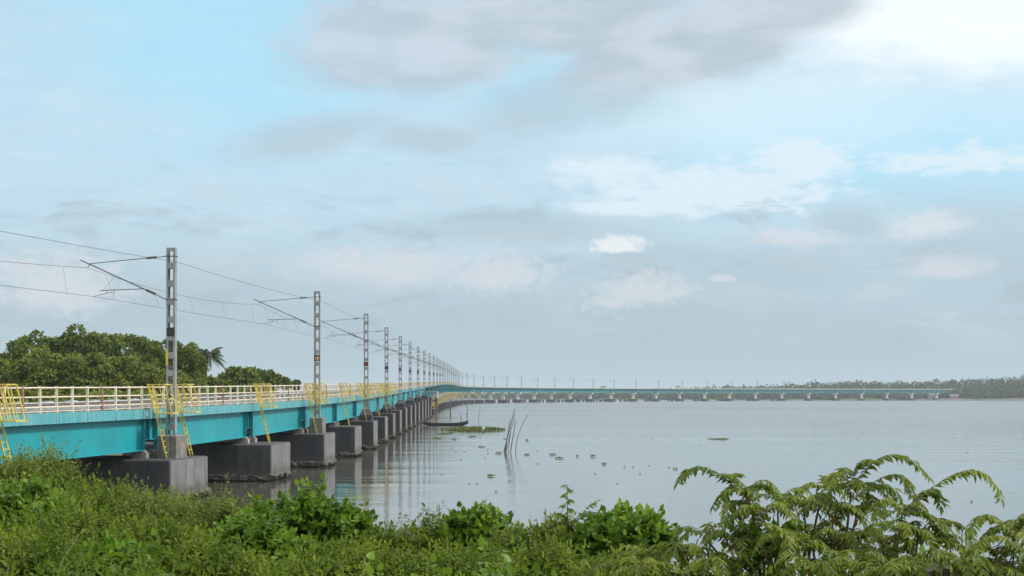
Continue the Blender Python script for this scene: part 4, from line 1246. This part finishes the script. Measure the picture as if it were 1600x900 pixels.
def rosette(fo, st, c, nf, L0, up=.45, az=None, spread=1.0):
    c = np.asarray(c, float)
    for k in range(nf):
        th = k * 2.399 + rng.random() * .7; h = np.array([math.cos(th), math.sin(th) * .8, 0]); L = L0 * (.7 + .5 * rng.random())
        e = up * (.5 + rng.random())
        p1 = c + h * L * .5 * spread + np.array([0, 0, L * e * .55]); p2 = c + h * L * spread + np.array([0, 0, L * (e * .5 - .42)])
        frond(fo, st, c, p1, p2, n=int(10 + L * 16), leaf=.050 + .012 * rng.random())
    n = 3 + nf // 3
    fo.leaves(c + rng.normal(size=(n, 3)) * .02, np.column_stack([rng.normal(size=(n, 2)) * .5, -np.ones(n)]), rng.normal(size=(n, 3)), np.full(n, .06), np.full(n, .02), 'lance', np.where(rng.random(n) < .5, 1.0, .5))


def frond_shrub(name, label, base, tips, fronds, d, extra=7, L0=.36):
    bs = at(base[0], base[1], d); zb, _ = canopy(bs.x, d); zb = float(zb) - .45
    root = empty(name, (bs.x, d, zb)); tag(root, label, 'shrub', 'frond-leaved shrubs on the near bank'); org = np.array([bs.x, d, zb])
    fo = Foliage(); st = MB()
    for (px, py, dd) in tips:
        c = np.array(at(px, py, d + dd)) - org
        mid = c * .5 + np.array([rng.normal() * .05, rng.normal() * .05, .08]); st.tube([(rng.normal() * .05, rng.normal() * .05, 0), tuple(mid), tuple(c)], .016, 6, r2=.006)
        rosette(fo, st, c, extra, L0)
        rosette(fo, st, c * .68 + np.array([rng.normal() * .1, rng.normal() * .12, .04]), extra - 2, L0 * .9)
    for (a, b_, c_, dd) in fronds:
        frond(fo, st, np.array(at(a[0], a[1], d + dd)) - org, np.array(at(b_[0], b_[1], d + dd)) - org, np.array(at(c_[0], c_[1], d + dd - .1)) - org, n=int(8 + abs(c_[0] - a[0]) * .17 + abs(b_[1] - a[1]) * .12), leaf=.072)
    st.build('stems', M['stem'], root); fo.build('foliage', M['leaf_frond'], root)
    return root


frond_shrub('frond_shrub', 'frond-leaved shrub whose branch arches left over the water', (1235, 905), [(1165, 772, .1), (1190, 805, -.1), (1215, 785, .2), (1150, 850, .0), (1100, 838, .2), (1215, 845, -.2)],
            [((1160, 772), (1100, 730), (1060, 752), 0), ((1160, 765), (1197, 757), (1223, 783), .1), ((1160, 765), (1133, 768), (1128, 797), -.1), ((1190, 800), (1150, 782), (1134, 815), .1), ((1195, 808), (1160, 800), (1131, 816), 0),
             ((1165, 770), (1142, 745), (1128, 742), 0), ((1170, 765), (1150, 744), (1155, 740), .1), ((1185, 815), (1225, 830), (1230, 862), -.4)], 10.6, extra=6, L0=.25)
frond_shrub('frond_shrub', 'tallest frond-leaved shrub with arching tips', (1290, 905), [(1330, 768, .0), (1255, 790, .2), (1300, 800, -.1), (1285, 765, .3), (1340, 800, .1), (1320, 840, -.2), (1265, 835, .1)],
            [((1325, 770), (1388, 711), (1451, 744), 0), ((1340, 772), (1398, 741), (1426, 773), .1), ((1335, 775), (1385, 757), (1404, 792), -.1), ((1325, 765), (1310, 739), (1298, 756), 0), ((1330, 765), (1320, 735), (1322, 733), .1),
             ((1330, 765), (1340, 725), (1368, 720), .05), ((1330, 780), (1355, 770), (1372, 794), .1), ((1250, 790), (1232, 778), (1222, 796), .1), ((1260, 790), (1288, 776), (1312, 800), 0)], 10.8, extra=6, L0=.24)
frond_shrub('frond_shrub', 'frond-leaved shrub with one long frond arching right', (1390, 905), [(1410, 800, .0), (1435, 835, -.1), (1380, 850, .2), (1460, 850, .1), (1400, 832, -.2)],
            [((1420, 795), (1512, 735), (1564, 778), 0), ((1415, 795), (1458, 768), (1471, 791), .1), ((1405, 802), (1448, 802), (1484, 828), -.1), ((1400, 800), (1378, 798), (1370, 808), .1), ((1440, 832), (1492, 815), (1526, 856), 0),
             ((1440, 838), (1492, 846), (1511, 868), -.1), ((1415, 800), (1440, 770), (1462, 765), .1)], 10.4, extra=6, L0=.24)
frond_shrub('frond_shrub', 'frond-leaved shrub at the right edge', (1590, 905), [(1585, 840, .0), (1615, 830, .2), (1560, 870, -.1), (1650, 850, 0)],
            [((1588, 838), (1545, 804), (1518, 827), 0), ((1580, 835), (1598, 803), (1630, 812), .1), ((1585, 842), (1546, 838), (1528, 858), -.1)], 9.8, extra=7, L0=.24)
frond_shrub('frond_shrub', 'low frond-leaved shrub spreading below the arching branch', (1050, 915), [(1020, 872, .1), (1070, 865, 0), (1110, 885, -.2), (960, 890, .1), (1000, 895, -.3)], [], 10.6, extra=8, L0=.28)
frond_shrub('frond_shrub', 'low frond-leaved shrub in front of the mossy ledge', (1400, 925), [(1330, 890, -.3), (1380, 895, -.5), (1440, 888, -.4), (1500, 890, -.5), (1270, 892, -.3), (1550, 895, -.3)], [], 10.0, extra=8, L0=.28)
# the tall spire plant
d = 14.4; bs = at(884, 850, d); org = np.array([bs.x, d, bs.z - .3]); root = empty('spire_plant', tuple(org)); tag(root, 'tall spire-like plant rising above the bank against the water', 'plant')
fo = Foliage(); st = MB(); top = np.array(at(886, 757, d)) - org; st.tube([(0, 0, 0), tuple(top * .5 + np.array([.01, 0, 0])), tuple(top)], .012, 6, r2=.004)
n = 46; u = np.linspace(.45, 1, n); th = u * 60; P = top * u[:, None]; D = np.column_stack([np.cos(th) * .8, np.sin(th) * .8, np.full(n, -.15)]); L = .085 * (1.25 - u) + .045
fo.leaves(P, D, np.tile([0, 0, 1.], (n, 1)) + rng.normal(size=(n, 3)) * .2, L, L * .45, 'lance', rng.random(n) * .8)
for (a, b_, c_) in [((890, 835), (912, 800), (928, 785)), ((888, 838), (880, 805), (862, 806)), ((892, 830), (905, 805), (926, 800)), ((886, 835), (870, 830), (850, 845)), ((890, 838), (920, 830), (940, 845)), ((885, 832), (868, 818), (845, 825))]:
    frond(fo, st, np.array(at(*a, d)) - org, np.array(at(*b_, d)) - org, np.array(at(*c_, d)) - org, n=11, leaf=.075, ratio=.36)
rosette(fo, st, np.array(at(888, 835, d)) - org, 8, .34)
st.build('stems', M['stem'], root); fo.build('foliage', M['leaf_frond'], root)
# mossy ledge
le = MB(); a = at(1362, 884, 11.2); b_ = at(1540, 886, 11.2); n = 26
for i in range(n + 1):
    q = a.lerp(b_, i / n); j = [rs.uniform(-.02, .02) for _ in range(4)]
    le.v += [(q.x, q.y - .16 + j[0], q.z - .4), (q.x, q.y - .16 + j[0], q.z - .01 + j[1]), (q.x, q.y - .08, q.z + .035 + j[2]), (q.x, q.y + .14, q.z + .03 + j[3]), (q.x, q.y + .2, q.z - .4)]
for i in range(n):
    for k in range(4): le.f.append((i * 5 + k, i * 5 + k + 1, i * 5 + k + 6, i * 5 + k + 5)); le.m.append(0)
le.add([le.v[k] for k in range(5)], [tuple(range(5))]); le.add([le.v[n * 5 + k] for k in range(5)], [tuple(range(5))])
tag(le.build('stone_ledge', M['stone']), 'dark mossy ledge half buried under the frond shrubs', 'ledge')

# ------------------------------------------------------------------ haze
hz = MB(); hz.box(-1500, 1700, -60, 3400, -1.7, 30.0)
hm = bpy.data.materials.new('haze'); hm.use_nodes = True; g = NT(hm.node_tree); g.n.clear(); out = g.node('ShaderNodeOutputMaterial'); pv = g.node('ShaderNodeVolumePrincipled')
pv.inputs['Color'].default_value = (.86, .94, 1.0, 1); pv.inputs['Density'].default_value = .00013; pv.inputs['Anisotropy'].default_value = .2
g.link(pv.outputs[0], out.inputs['Volume'])
tag(hz.build('haze', hm), 'pale haze over the water', 'haze', kind='stuff')
